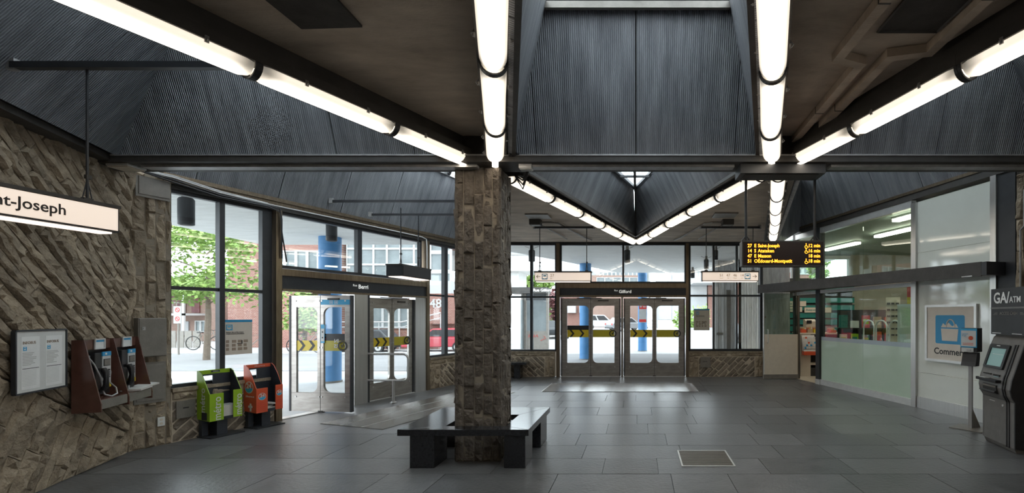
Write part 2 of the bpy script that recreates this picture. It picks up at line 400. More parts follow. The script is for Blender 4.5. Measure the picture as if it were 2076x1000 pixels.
def panels(bl, br, tr, tl, parent, cuts, th=.06, gap=.006):
    """a leaning wall of ribbed precast panels; cuts = positions (m along the foot) of the joints"""
    bl, br, tr, tl = map(Vector, (bl, br, tr, tl)); X = (br-bl).normalized(); nn = X.cross(tl-bl).normalized(); Z = nn.cross(X)
    loc = lambda p: ((p-bl).dot(X), (p-bl).dot(Z))
    poly = [loc(p) for p in (bl, br, tr, tl)]
    e = [min(p[0] for p in poly)-.01]+list(cuts)+[max(p[0] for p in poly)+.01]
    for a, b in zip(e, e[1:]):
        q = clip(clip(poly, -1, 0, -a-gap), 1, 0, b-gap)
        if len(q) < 3 or area(q) < .003: continue
        m = M(); n = len(q)
        w3 = lambda p, t: tuple(bl+X*p[0]+Z*p[1]+nn*t)
        m.v = [w3(p, 0) for p in q]+[w3(p, -th) for p in q]
        m.f = [tuple(range(n)), tuple(range(2*n-1, n-1, -1))]+[(i, i+n, (i+1) % n+n, (i+1) % n) for i in range(n)]
        m.uv = list(q)+list(q)
        mk('concrete_panel', m, m_panel, parent)
    cx = sum(p[0] for p in poly)/4; cy = sum(p[1] for p in poly)/4; poly = [(cx+(p[0]-cx)*1.05, cy+(p[1]-cy)*1.03) for p in poly]
    m = M(); w3 = lambda p, t: tuple(bl+X*p[0]+Z*p[1]+nn*t); n = len(poly)
    m.v = [w3(p, -th-.005) for p in poly]+[w3(p, -th-.08) for p in poly]; m.f = [tuple(range(n)), tuple(range(2*n-1, n-1, -1))]+[(i, i+n, (i+1) % n+n, (i+1) % n) for i in range(n)]
    mk('leak_backing', m, m_patch, parent)  # dark board added behind the panels to stop sky leaking through the joints

# wall frames: local x runs left to right seen from the hall, -y points into the hall
FN = ((-0, 12.4, 0), 0.0)
FNW = ((-6.07, 5.593, 0), math.atan2(.9522, .3056))
FW = ((-6.07, 5.593, 0), math.atan2(.922, -.3872))
FE = ((3.975, 12.4, 0), math.atan2(-.9733, .2297))
def wpt(fr, x, y, z=0):
    (o, a) = fr; return (o[0]+x*math.cos(a)-y*math.sin(a), o[1]+x*math.sin(a)+y*math.cos(a), z)
def on(fr, x, y=0, z=0): return dict(loc=wpt(fr, x, y, z), rz=fr[1])
# ------------------------------------------------------------------ floor
floor = struct('floor')
NWn = (-.9522, .3056); Wn = (-.922, -.3872); En = (.9733, .2297)
nwc = NWn[0]*-6.07+NWn[1]*5.593; wc = Wn[0]*-6.07+Wn[1]*5.593; ec = En[0]*3.975+En[1]*12.4
def room(poly, g=0.0):
    for (n, c) in ((NWn, nwc), (Wn, wc), (En, ec)):
        poly = clip(poly, n[0], n[1], c-g)
        if len(poly) < 3: return []
    return poly
base = room([(-8, -3), (8, -3), (8, 12.5), (-8, 12.5)])
mk('floor_base', M().prism(base, 'z', -.06, -.012), m_grout, floor)
rows = [1.3, 1.95, 2.57, 3.15, 3.73, 4.27, 4.79, 5.31, 5.85, 6.41, 7.0, 7.62, 8.24, 8.88, 9.52, 10.16, 10.8, 11.5, 12.38]
mats = [[(-2.03, 9.93), (1.28, 9.93), (1.28, 11.15), (-2.03, 11.15)], [(.48, 5.03), (1.04, 5.03), (1.04, 5.6), (.48, 5.6)]]
for ra, rb in zip(rows, rows[1:]):
    x = -7.2-rnd.uniform(0, .9)
    while x < 7.5:
        l = rnd.choice((.58, .9, 1.15, 1.15))
        q = room([(x+.003, ra+.003), (x+l-.003, ra+.003), (x+l-.003, rb-.003), (x+.003, rb-.003)], .0)
        if len(q) >= 3 and area(q) > .01 and not (rb < 4 and abs(x) > 6.2):
            mk('tile', M().prism(q, 'z', -.02, rnd.uniform(-.0012, .0006)), m_tile, floor)
        x += l
mk('floor_slab', M().prism(room([(-8, -3), (8, -3), (8, 1.297), (-8, 1.297)]), 'z', -.02, 0), m_tile, floor)
# door mats and floor grate
t = T('entrance_mat', 'long ribbed metal mat set in floor before the Rue Gilford doors', 'mat', (-.375, 10.54, 0))
B('ribbed_surface', t, m_mat, -1.655, 1.655, -.61, .61, 0, .008); B('rim', t, m_alum, -1.67, -1.655, -.62, .62, 0, .010); B('rim', t, m_alum, 1.655, 1.67, -.62, .62, 0, .010)
t = T('entrance_mat', 'long ribbed metal mat set in floor before the open Rue Berri doors', 'mat', **on(FNW, 3.4, -1.42))
B('ribbed_surface', t, m_mat, -1.65, 1.75, -.59, .59, 0, .008)
for k in (-.2, .2): B('rim', t, m_alum, -1.65, 1.75, k-.006, k+.006, .008, .010)
t = T('floor_grate', 'small metal grate set flush in the slate tiles right of the bench', 'grate', (.76, 5.315, 0))
B('grate_base', t, m_dark, -.275, .275, -.28, .28, 0, .002)
for k in range(17): B('grate_bar', t, m_grate, -.272, .272, -.274+k*.0325, -.274+k*.0325+.024, .002, .007)
mk('rim', M().holed([(-.29, -.295), (.29, -.295), (.29, .295), (-.29, .295)], [[(-.272, -.277), (.272, -.277), (.272, .277), (-.272, .277)]], 0, .008), m_alum, t).rotation_euler = (R(90), 0, 0)

# ------------------------------------------------------------------ stone wall left (wall_west), pier and sill walls
ww = struct('wall_west', FW[0], FW[1])
B('backing', ww, m_mortar, -8.6, -.0, 0, .35, 0, 3.42)
# chevron of split stones: falling towards the corner above, steep ones below
strips([(-3.0, 1.7), (-.09, .247), (-.09, 3.40), (-3.0, 3.40)], R(-42), (.085, .10, .115), (.5, 1.2), ww, depth=.05, gap=.007)
strips([(-3.0, 0), (-.09, 0), (-.09, .237), (-3.0, 1.69)], R(58), (.12, .15, .17), (.35, .8), ww, depth=.04)
columns(-.085, -.0, 0, 3.40, (.08,), (.4, .8), ww, depth=.05)
for a in (-8.6, -5.8): B('stone_face', ww, m_stone, a, a+2.78, -.04, 0, 0, 3.4)
nw = struct('wall_northwest', FNW[0], FNW[1])
B('backing', nw, m_mortarl, 0, .38, -.03, .35, 0, 3.36)
columns(.0, .385, 0, 3.36, (.10, .13, .15), (.3, .65), nw, depth=.05)
B('backing', nw, m_mortars, .38, 1.64, -.024, .3, 0, .645); B('sill_cap', nw, m_stone, .385, 1.63, -.06, .3, .645, .69)
strips([(.39, 0), (1.64, 0), (1.64, .53), (.39, .53)], R(40), (.10, .12), (.25, .5), nw, depth=.04, gap=.009, rough=.6, mat=m_sillst)
columns(.39, 1.64, .535, .645, (.42, .5), (.6, .7), nw, depth=.045)
B('backing', nw, m_mortars, 4.885, 7.13, -.024, .3, 0, .645); B('sill_cap', nw, m_stone, 4.88, 7.12, -.06, .3, .645, .69)
columns(4.89, 5.2, 0, .53, (.14, .16), (.3, .55), nw, depth=.045)
strips([(5.21, 0), (7.1, 0), (7.1, .53), (5.21, .53)], R(-42), (.10, .12), (.25, .5), nw, depth=.04, gap=.009, rough=.6, mat=m_sillst)
columns(4.89, 7.1, .535, .645, (.5, .6), (.6, .7), nw, depth=.045)
# bronze head and steel strip over the street windows
B('head_trim', nw, m_bronze, .3, 7.15, -.05, .12, 3.30, 3.42); B('head_channel', nw, m_dark, 0, 7.15, -.02, .2, 3.235, 3.30)
B('head_lip', nw, m_bronze, .3, 7.15, -.07, -.05, 3.36, 3.385)
nn_ = struct('wall_north', FN[0], FN[1])
B('backing', nn_, m_mortars, -3.9, -2.195, -.02, .3, 0, .64); B('backing', nn_, m_mortars, 1.35, 3.30, -.02, .3, 0, .64)
B('sill_cap', nn_, m_stone, -3.9, -2.2, -.05, .3, .635, .675); B('sill_cap', nn_, m_stone, 1.35, 3.30, -.05, .3, .635, .675)
columns(-3.88, -2.20, .54, .635, (.45, .55), (.6, .7), nn_, depth=.04)
columns(-2.45, -2.20, 0, .535, (.12,), (.3, .5), nn_, depth=.045)
strips([(-3.88, 0), (-2.46, 0), (-2.46, .535), (-3.88, .535)], R(-42), (.10, .12), (.3, .55), nn_, depth=.035, gap=.009, rough=.6, mat=m_sillst)
columns(1.36, 3.29, .54, .635, (.45, .55), (.6, .7), nn_, depth=.04)
columns(1.36, 1.60, 0, .535, (.12,), (.3, .5), nn_, depth=.045); columns(3.1, 3.29, 0, .535, (.1,), (.3, .5), nn_, depth=.045)
strips([(1.61, 0), (3.09, 0), (3.09, .535), (1.61, .535)], R(45), (.10, .12), (.25, .5), nn_, depth=.035, gap=.009, rough=.6, mat=m_sillst)
B('head_beam', nn_, m_black, -3.95, 3.4, -.04, .22, 3.53, 3.62)
B('concrete_column', nn_, m_rough, 3.31, 4.02, -.02, .5, 0, 3.6)
# far side of the hall behind the camera, closes the room
ws = struct('wall_south'); B('stone_face', ws, m_stone, -8, 8, -3.3, -3.0, 0, 3.6)
for x in (-4.6, 0, 4.6): B('stone_pilaster', ws, m_stone, x-.3, x+.3, -3.0, -2.85, 0, 3.6)

# ------------------------------------------------------------------ windows
def window(n, par_frame, x0, x1, z0, z1, mull=(), tran=(), fw=.05, y=.06, mat=m_black, side=(1, 1), gl=None):
    r = struct('window_%d' % n, (par_frame[0][0], par_frame[0][1], 0), par_frame[1])
    mk('frame', M().holed([(x0, z0), (x1, z0), (x1, z1), (x0, z1)], [[(x0+fw*side[0], z0+fw), (x1-fw*side[1], z0+fw), (x1-fw*side[1], z1-fw), (x0+fw*side[0], z1-fw)]], y-.05, y+.035), mat, r)
    xs = [x0+fw*side[0]]; 
    for a, b in mull: B('mullion', r, mat, a, b, y-.06, y+.03, z0+fw, z1-fw); xs += [a, b]
    xs.append(x1-fw*side[1]); zs = [z0+fw]
    for a, b in tran:
        zs += [a, b]
        for i in range(0, len(xs), 2): B('transom', r, mat, xs[i], xs[i+1], y-.04, y+.03, a, b)
    zs.append(z1-fw)
    for i in range(0, len(xs), 2):
        for j in range(0, len(zs), 2):
            B('pane', r, gl or m_glass, xs[i]-.005, xs[i+1]+.005, y+.008, y+.02, zs[j]-.005, zs[j+1]+.005)
    return r
window(1, FNW, .37, 1.63, .69, 3.235, [(.935, 1.0)], [(1.955, 2.0)], .045, side=(.8, 3))
window(2, FNW, 1.74, 4.70, 2.36, 3.235, [(3.12, 3.21)], [], .045)
window(3, FNW, 4.88, 7.12, .69, 3.235, [(5.39, 5.50), (6.1, 6.2)], [(2.05, 2.09)], .045)
window(4, FN, -3.86, -2.15, .675, 3.53, [(-2.85, -2.78)], [(2.09, 2.135)], .045)
window(5, FN, -2.07, 1.29, 2.47, 3.53, [(-.41, -.36)], [], .05)
window(6, FN, 1.34, 3.30, .675, 3.53, [(1.985, 2.035), (2.6, 2.65)], [(2.12, 2.17)], .06)
# door surrounds
d = struct('door_frame_northwest', (FNW[0][0], FNW[0][1], 0), FNW[1])
B('jamb', d, m_bronze, 1.645, 1.735, -.06, .12, 0, 3.235); B('jamb', d, m_bronze, 4.78, 4.86, -.06, .12, 0, 3.235)
B('header_trim', d, m_bronze, 1.735, 4.78, -.05, .1, 2.24, 2.345); B('header_lip', d, m_bronze, 1.735, 4.78, -.07, .1, 2.0, 2.035)
B('header_sign_panel', d, m_black, 1.735, 4.78, -.03, .08, 2.035, 2.24)
text('Rue', .055, m_whitetext, d, (2.99, -.034, 2.165)); text('Berri', .105, m_whitetext, d, (3.10, -.034, 2.145), bold=.002)
B('steel_pilaster', d, m_steel, 2.98, 3.26, -.08, .12, 0, 2.0); B('steel_pilaster', d, m_steel, 4.47, 4.78, -.04, .12, 0, 2.0)
B('black_edge', d, m_black, 3.26, 3.33, -.05, .1, 0, 2.0)
B('threshold', d, m_alum, 1.735, 4.78, -.02, .14, 0, .012)
d = struct('door_frame_north', FN[0], FN[1])
B('jamb', d, m_bronze, -2.15, -2.06, -.05, .12, 0, 3.53); B('jamb', d, m_bronze, 1.27, 1.345, -.05, .12, 0, 3.53)
B('header_trim', d, m_bronze, -2.06, 1.27, -.05, .1, 2.345, 2.47); B('header_lip', d, m_bronze, -2.06, 1.27, -.06, .1, 2.105, 2.155)
B('header_sign_panel', d, m_black, -2.06, 1.27, -.03, .08, 2.155, 2.345)
text('Rue', .06, m_whitetext, d, (-.62, -.034, 2.28)); text('Gilford', .115, m_whitetext, d, (-.50, -.034, 2.25), bold=.002)
B('center_post', d, m_doorst, -.44, -.385, -.05, .1, 0, 2.105)
B('threshold', d, m_alum, -2.06, 1.27, -.02, .14, 0, .012)

# ------------------------------------------------------------------ pivoting doors with two glazed halves
def chevrons(x0, x1, z0, z1, par, y):
    h = z1-z0; wv = h*.42
    for k in (.10, .56):
        xa = x0+(x1-x0)*k; a = h*.40
        mk('chevron', M().prism([(xa, z0), (xa+wv*.7, z0), (xa+wv*.7+a, (z0+z1)/2), (xa+wv*.7, z1), (xa, z1), (xa+a, (z0+z1)/2)], 'y', y-.002, y), m_ink, par)
def door(n, fr, x0, x1, ztop, ang=0, extra=None, band=(1.045, 1.24), gz=(.37, 1.88), pivot=None):
    xm = (x0+x1)/2; px = xm
    loc = wpt(fr, px, .03); r = struct('door_%d' % n, pivot or loc, fr[1]+ang)
    a, b = x0-px, x1-px; wd = b-a; e = wd*.085; q = .055; rr = .12
    hl = rrect(a+e+.03, -q, gz[0], gz[1], (0, rr, rr, 0)); hr = rrect(q, b-e-.03, gz[0], gz[1], (rr, 0, 0, rr))
    mk('leaf', M().holed([(a+.03, .015), (b-.03, .015), (b-.03, ztop), (a+.03, ztop)], [hl, hr], -.022, .022), m_doorst, r)
    B('edge_seal', r, m_black, a, a+.03, -.03, .03, .015, ztop); B('edge_seal', r, m_black, b-.03, b, -.03, .03, .015, ztop)
    B('seam', r, m_ink, -.004, .004, -.0235, -.021, .015, ztop)
    B('weld_line', r, m_dark, a+.03, -.01, -.0232, -.021, gz[0]-.006, gz[0]-.002); B('weld_line', r, m_dark, .01, b-.03, -.0232, -.021, gz[0]-.006, gz[0]-.002)
    B('glass_pane', r, m_glass, a+e+.02, -q+.01, -.005, .005, gz[0]-.01, gz[1]+.01); B('glass_pane', r, m_glass, q-.01, b-e-.02, -.005, .005, gz[0]-.01, gz[1]+.01)
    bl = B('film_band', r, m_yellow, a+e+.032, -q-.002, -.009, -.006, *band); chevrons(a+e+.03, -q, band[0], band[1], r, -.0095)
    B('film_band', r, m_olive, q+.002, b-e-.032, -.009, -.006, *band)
    cx = b-e-.07; cz = sum(band)/2; k = (band[1]-band[0])*.5
    cir = [(cx+k*math.cos(2*math.pi*i/20), cz+k*math.sin(2*math.pi*i/20)) for i in range(20)]
    cin = [(cx+k*.72*math.cos(2*math.pi*i/20), cz+k*.72*math.sin(2*math.pi*i/20)) for i in range(20)]
    mk('check_mark', M().holed(cir, [cin], -.0255, -.0235).prism([(cx-.35*k, cz+.1*k), (cx-.05*k, cz-.45*k), (cx+.4*k, cz+.5*k), (cx+.15*k, cz+.5*k), (cx-.05*k, cz), (cx-.15*k, cz+.25*k)], 'y', -.0255, -.0235), m_ink, r)
    bolts = M()
    for x in (a+e*.9+.03, b-e*.9-.03): bolts.disc(x, .26, .016, -.03, -.022, 10); bolts.disc(x, ztop-.09, .014, -.03, -.022, 10)
    for z in (.26, cz-.03, ztop-.09):
        for x in (-.025, .025): bolts.disc(x, z, .014, -.03, -.022, 10)
    mk('bolt_heads', bolts, m_steel, r)
    B('closer', r, m_dark, b-wd*.38, b-wd*.2, -.035, -.02, ztop-.075, ztop-.045); B('pivot_foot', r, m_dark, -.04, .04, -.03, .03, 0, .03)
    if extra: extra(r, a, b, e, q, band, gz, ztop)
    return r
def ex_dark(r, a, b, e, q, band, gz, zt):
    B('dark_film', r, m_atmd, a+e+.032, -q-.002, -.009, -.006, band[1], band[1]+.115)
def ex_open(r, a, b, e, q, band, gz, zt):
    B('dark_film', r, m_atmd, q+.002, b-e-.032, -.009, -.006, band[1], band[1]+.115)
    for k, (mm) in enumerate((m_red, m_skyblue)): B('film_mark', r, mm, q+.02, q+.035, -.0105, -.009, band[1]+.022+k*.05, band[1]+.037+k*.05)
    text('IN\nRS', .085, m_sheet, r, ((q+b-e)/2+.02, -.0105, (band[0]+band[1])/2+.035), align='CENTER', bold=.002, sx=-1)
    B('blue_header_film', r, m_skyblue, .008, b-.03, -.0245, -.0225, zt-.155, zt-.07)
    for k in (-.045, .045): mk('pictogram', M().holed(rrect(.24+k-.03, .24+k+.03, zt-.14, zt-.085, (.006,)*4), [rrect(.24+k-.024, .24+k+.024, zt-.134, zt-.091, (.004,)*4)], -.026, -.0246).disc(.24+k, zt-.112, .012, -.026, -.0246, 10), m_sheet, r)
    s = B('sticker', r, m_skyblue, .008, q+.022, -.0245, -.0225, 1.16, 1.47)
    B('sticker_face', r, m_sheet, .014, q+.016, -.026, -.0246, 1.19, 1.40)
    mk('sticker_mark', M().disc(.042, 1.345, .013, -.027, -.026, 12).disc(.042, 1.25, .013, -.027, -.026, 12), m_ink, r)
door(1, FN, -2.035, -.455, 2.075, extra=ex_dark); door(2, FN, -.37, 1.25, 2.075)
door(3, FNW, 3.345, 4.46, 1.955, band=(1.02, 1.19), gz=(.33, 1.76))
door(4, FNW, 1.8, 2.93, 1.955, ang=-FNW[1]-R(6), extra=ex_open, band=(1.03, 1.2), gz=(.33, 1.76), pivot=(-5.30, 7.85, 0))
for fr, xs, z in ((FN, (-1.25, .45), 2.1), (FNW, (2.35, 3.9), 1.985)):
    for x in xs:
        t = T('door_operator', 'small steel door closer box above the %s doors, over the %s door' % ('Rue Gilford' if fr is FN else 'Rue Berri', ('left' if x == xs[0] else 'right')), 'door closer', **on(fr, x, -.075, z-.01))
        B('body', t, m_bronze, -.16, .16, -.02, .012, .0, .04); B('arm', t, m_black, -.35, .3, -.01, .012, -.018, -.004)

# ------------------------------------------------------------------ ceiling, beams and skylights
ceil = struct('ceiling')
def slab(poly): mk('slab', M().prism(poly, 'z', 3.56, 3.75), m_slab, ceil)
slab([(-1.72, 5.3), (-1.93, 5.3), (-3.95, .5), (-.17, .5)]); slab([(1.50, 5.3), (1.74, 5.3), (3.2, .5), (.17, .5)])
slab([(-8.2, -3.2), (8, -3.2), (8, .5), (-8.2, .5)])
slab([(-1.95, 5.42), (-1.55, 5.42), (-.05, 10.75), (-.05, 12.7), (-4.2, 12.7), (-3.72, 11.9)])
slab([(1.47, 5.42), (1.8, 5.42), (3.42, 12.7), (-.05, 12.7), (-.05, 10.75)])
def beam(a0, a1, b0, b1, z0=3.40, z1=3.64, nm='beam'):
    mk(nm, M().prism([a0, a1, b1, b0], 'z', z0, z1), m_dark, ceil)
# cross beam along the column line, with its lower flange, tray and bright upper ledge
B('cross_beam', ceil, m_dark, -5.95, 5.7, 5.06, 5.40, 3.275, 3.62)
B('cross_beam_flange', ceil, m_dark, -5.95, 5.7, 5.0, 5.30, 3.262, 3.325); B('cross_beam_ledge', ceil, m_galv, -5.9, 5.7, 4.99, 5.06, 3.325, 3.34)
for a, b in ((-5.4, -1.75), (-1.2, 1.05), (2.1, 5.5)):
    B('cable_tray', ceil, m_galv, a, b, 5.09, 5.2, 3.235, 3.262)
def SL(pts):
    o = part('skylight', ceil); return o
TOP, FOOT = 4.67, 3.334
# front skylight
s = SL(0)
panels((-1.345, 5.05, FOOT), (1.297, 5.05, FOOT), (.905, 4.6, TOP), (-.91, 4.6, TOP), s, (.255, 1.325, 2.385))
panels((-.057, .4, FOOT), (-1.345, 5.05, FOOT), (-.91, 4.6, TOP), (.16, .75, TOP), s, (1.2, 2.4, 3.6))
panels((1.297, 5.05, FOOT), (.02, .4, FOOT), (-.15, .75, TOP), (.905, 4.6, TOP), s, (1.2, 2.4, 3.6))
B('flashing', s, m_greym, -.9, .895, 4.53, 4.57, 4.60, 4.665)
B('frame_bar', s, m_black, -1.0, 1.0, 4.53, 4.63, 4.672, 4.8)
for x in (-.45, 0, .45): B('frame_bar', s, m_black, x-.025, x+.025, .6, 4.55, 4.8, 4.86)
B('pane', s, m_glass, -1.2, 1.2, .3, 4.7, 4.9, 4.91)
# left skylight
s = SL(0)
panels((-5.6, 5.05, FOOT), (-2.12, 5.05, FOOT), (-2.35, 4.6, TOP), (-4.42, 4.6, TOP), s, (.25, 1.28, 2.36, 3.2))
panels((-4.4, 2.19, FOOT), (-5.6, 5.05, FOOT), (-4.42, 4.6, TOP), (-3.706, 2.9, TOP), s, (.9, 2.0))
panels((-2.12, 5.05, FOOT), (-4.0, .6, FOOT), (-3.91, .9, TOP), (-2.35, 4.6, TOP), s, (1.2, 2.4, 3.6))
panels((-3.75, .64, FOOT), (-4.42, 2.24, FOOT), (-3.7, 2.9, TOP), (-3.3, 1.9, TOP), s, (.9,))
for z, x0, x1, y0, y1 in ((4.7, -4.6, -2.4, 4.5, 4.62),): B('frame_bar', s, m_black, x0, x1, y0, y1, z, z+.1)
B('pane', s, m_glass, -5.6, -2.0, .5, 4.7, 4.9, 4.91)
mk('wall_head', M().prism([(-5.65, 5.05), (-6.05, 5.05), (-3.9, 0), (-3.5, .0)], 'z', 3.28, 3.34), m_dark, ceil)
# near right skylight
s = SL(0)
panels((1.845, 5.05, FOOT), (4.33, 5.05, FOOT), (3.52, 4.6, TOP), (2.5, 4.6, TOP), s, (.44, 1.36, 2.18))
panels((4.33, 5.05, FOOT), (3.3, 1.5, FOOT), (3.0, 2.6, TOP), (3.52, 4.6, TOP), s, (1.2, 2.4))
panels((3.1, .9, FOOT), (1.845, 5.05, FOOT), (2.5, 4.6, TOP), (3.0, 2.6, TOP), s, (1.2, 2.4))
B('frame_bar', s, m_black, 2.4, 3.6, 4.5, 4.62, 4.7, 4.8); B('pane', s, m_glass, 2.0, 4.4, 1.8, 4.7, 4.9, 4.91)
slab([(4.25, 4.95), (7.5, 4.95), (7.5, .5), (3.2, .5), (3.25, 1.5)])
# middle skylight behind the cross beam
s = SL(0)
panels((-1.34, 5.5, FOOT), (-.05, 10.18, FOOT), (-.05, 8.83, 4.0), (-.92, 5.8, 4.0), s, (1.3, 2.6, 3.8))
panels((-.05, 10.18, FOOT), (1.24, 5.5, FOOT), (.82, 5.8, 4.0), (-.05, 8.83, 4.0), s, (1.2, 2.4, 3.6))
panels((1.25, 5.45, FOOT), (-1.35, 5.45, FOOT), (-.93, 5.75, 4.0), (.83, 5.75, 4.0), s, (.8, 1.7))
mk('frame_bar', M().tube([(-.92, 5.8, 4.02), (-.05, 8.83, 4.02), (.82, 5.8, 4.02)], .05, 4), m_black, s)
mk('frame_bar', M().tube([(-.05, 8.83, 3.98), (-.05, 5.8, 3.98)], .03, 4), m_black, s); mk('frame_bar', M().tube([(-.3, 7.95, 3.98), (.2, 7.95, 3.98)], .025, 4), m_black, s)
mk('frame_bar', M().tube([(-.05, 10.1, 3.36), (-.05, 8.83, 4.0)], .02, 4), m_dark, s)
B('pane', s, m_glass, -1.0, .9, 5.6, 9.0, 4.08, 4.09)
# street skylight over the left windows
s = SL(0)
P0 = wpt(FNW, .1, -.02, 3.42); P1 = wpt(FNW, 7.0, -.02, 3.42); P2 = wpt(FNW, 6.0, -.5, TOP); P3 = wpt(FNW, .6, -.5, TOP)
panels(P0, P1, P2, P3, s, (.55, 1.6, 2.65, 3.68, 4.65, 5.4, 6.2))
panels(P1, (-1.98, 5.6, FOOT), (-2.6, 6.2, TOP), P2, s, (1.2, 2.4, 3.6, 4.8))
panels((-1.98, 5.42, FOOT), (-5.9, 5.42, FOOT), (-4.7, 5.8, TOP), (-2.6, 5.8, TOP), s, (1.2, 2.4))
for k in (.2, .5, .8):
    a = Vector(P3).lerp(Vector(P2), k); mk('frame_bar', M().tube([tuple(a), (-2.6, 5.9+k*2, TOP)], .04, 4), m_black, s)
mk('frame_bar', M().tube([P3, P2], .05, 4), m_galv, s)
mk('pane', M().prism([(-4.6, 9.4), (P2[0]-.4, P2[1]+.3), (-2.3, 6.2), (-2.3, 5.6), (-3.2, 5.6)], 'z', 4.9, 4.91), m_glass, s)
mk('daylight_blocker', M().prism([(P3[0]-.4, P3[1]-.3), (-4.6, 9.4), (-3.2, 5.6), (-3.2, 5.2)], 'z', 4.86, 4.95), m_patch, s)  # added board over part of this skylight, keeps daylight off the street-side panels
# far right skylight over the shop front
s = SL(0)
Q0 = wpt(FE, .6, -.03, 3.84); Q1 = wpt(FE, 7.0, -.03, 3.76); Q2 = wpt(FE, 6.5, -.5, 4.9); Q3 = wpt(FE, 1.2, -.5, 4.9)
panels(Q0, Q1, Q2, Q3, s, (.75, 1.7, 2.75, 3.8, 4.85, 5.9))
panels((1.95, 5.5, FOOT), (3.42, 11.6, FOOT), (3.6, 10.8, 4.9), (2.7, 6.2, 4.9), s, (1.3, 2.6, 3.9, 5.2))
panels((3.40, 11.5, FOOT), (4.16, 11.85, 3.80), (Q3[0], Q3[1], 4.9), (3.6, 10.75, 4.9), s, ())
panels((5.6, 5.42, FOOT), (1.9, 5.42, FOOT), (2.7, 5.8, 4.9), (4.8, 5.8, 4.9), s, (1.2, 2.4))
mk('pane', M().prism([(2.3, 5.6), (3.5, 5.6), (3.7, 11.8), (3.2, 11.8)], 'z', 5.1, 5.11), m_glass, s)
mk('daylight_blocker', M().prism([(3.5, 5.5), (6.2, 5.5), (4.6, 11.9), (3.7, 11.9)], 'z', 5.06, 5.15), m_patch, s)  # board added to cover half the opening, so the shop-side panels get less sky
# longitudinal beams between slab and skylights
beam((-1.345, 5.1), (-.057, .4), (-1.66, 5.3), (-.2, .4)); beam((1.297, 5.1), (.03, .4), (1.6, 5.3), (.2, .4))
beam((-2.12, 5.1), (-4.05, .5), (-1.79, 5.3), (-3.75, .5)); beam((1.845, 5.1), (3.2, .6), (1.62, 5.3), (3.0, .6))
beam((-1.33, 5.5), (-.05, 10.2), (-1.75, 5.5), (-.05, 11.1)); beam((1.23, 5.5), (-.05, 10.2), (1.66, 5.5), (-.05, 11.1))
beam((1.95, 5.5), (3.45, 11.7), (1.62, 5.5), (3.15, 11.7)); beam((-1.98, 5.5), (-3.75, 11.8), (-1.75, 5.5), (-3.6, 11.9))
for a, b in (((-1.335, 5.5), (-.05, 10.2)), ((1.235, 5.5), (-.05, 10.2)), ((-1.345, 5.08), (-.057, .4)), ((1.3, 5.08), (.03, .4))):
    mk('beam_lip', M().tube([(a[0], a[1], 3.345), (b[0], b[1], 3.345)], .028, 4), m_dark, ceil)
e_h = part('shop_head', ceil, (FE[0][0], FE[0][1], 0), FE[1])
B('head_beam', e_h, m_dark, .3, 6.4, -.05, .35, 3.68, 3.84); B('head_lip', e_h, m_bronze, .3, 6.4, -.07, -.05, 3.79, 3.84)
# recessed patches and plates on the ceiling
mk('dark_patch', M().prism([(-2.28, 2.7), (-2.26, 3.15), (-1.84, 3.13), (-1.83, 2.7)], 'z', 3.545, 3.562), m_patch, ceil)
t = T('access_hatch', 'dark square access hatch in the ceiling between the two sheet metal raceways', 'hatch', (1.83, 2.98, 3.56))
B('cover', t, m_patch, -.2, .2, -.25, .2, -.012, .002); mk('rim', M().tube([(-.2, -.25, -.012), (.2, -.25, -.012), (.2, .2, -.012), (-.2, .2, -.012)], .012, 4, True), m_dark, t)
def raceway(pts, label):
    t = T('raceway', label, 'raceway', (pts[0][0], pts[0][1], 3.555)); hw_ = .036
    P = [Vector((p[0]-pts[0][0], p[1]-pts[0][1])) for p in pts]; L_ = []; R_ = []
    for i, p in enumerate(P):
        d0 = (p-P[i-1]).normalized() if i else (P[1]-p).normalized(); d1 = (P[i+1]-p).normalized() if i < len(P)-1 else d0
        n0 = Vector((-d0.y, d0.x)); n1 = Vector((-d1.y, d1.x)); b = (n0+n1).normalized(); k = hw_/max(.4, b.dot(n1))
        L_.append(tuple(p+b*k)); R_.append(tuple(p-b*k))
    for i in range(len(P)-1):
        mk('channel', M().prism([L_[i], L_[i+1], R_[i+1], R_[i]], 'z', -.062, -.001), m_slab, t)
        c = P[i].lerp(P[i+1], .55); d = (P[i+1]-P[i]).normalized(); n = Vector((-d.y, d.x))*.038; d = d*.006
        if (P[i+1]-P[i]).length > .5: mk('joint', M().prism([tuple(c-d+n), tuple(c+d+n), tuple(c+d-n), tuple(c-d-n)], 'z', -.064, -.001), m_dark, t)
raceway([(1.70, 5.35), (1.67, 3.52), (1.47, 3.44), (1.49, 2.3)], 'sheet metal ceiling raceway jogging left, nearer the long row of lights')
raceway([(1.84, 5.35), (1.84, 3.42), (2.09, 3.36), (2.07, 2.3)], 'sheet metal ceiling raceway jogging right, nearer the slanting row of lights')

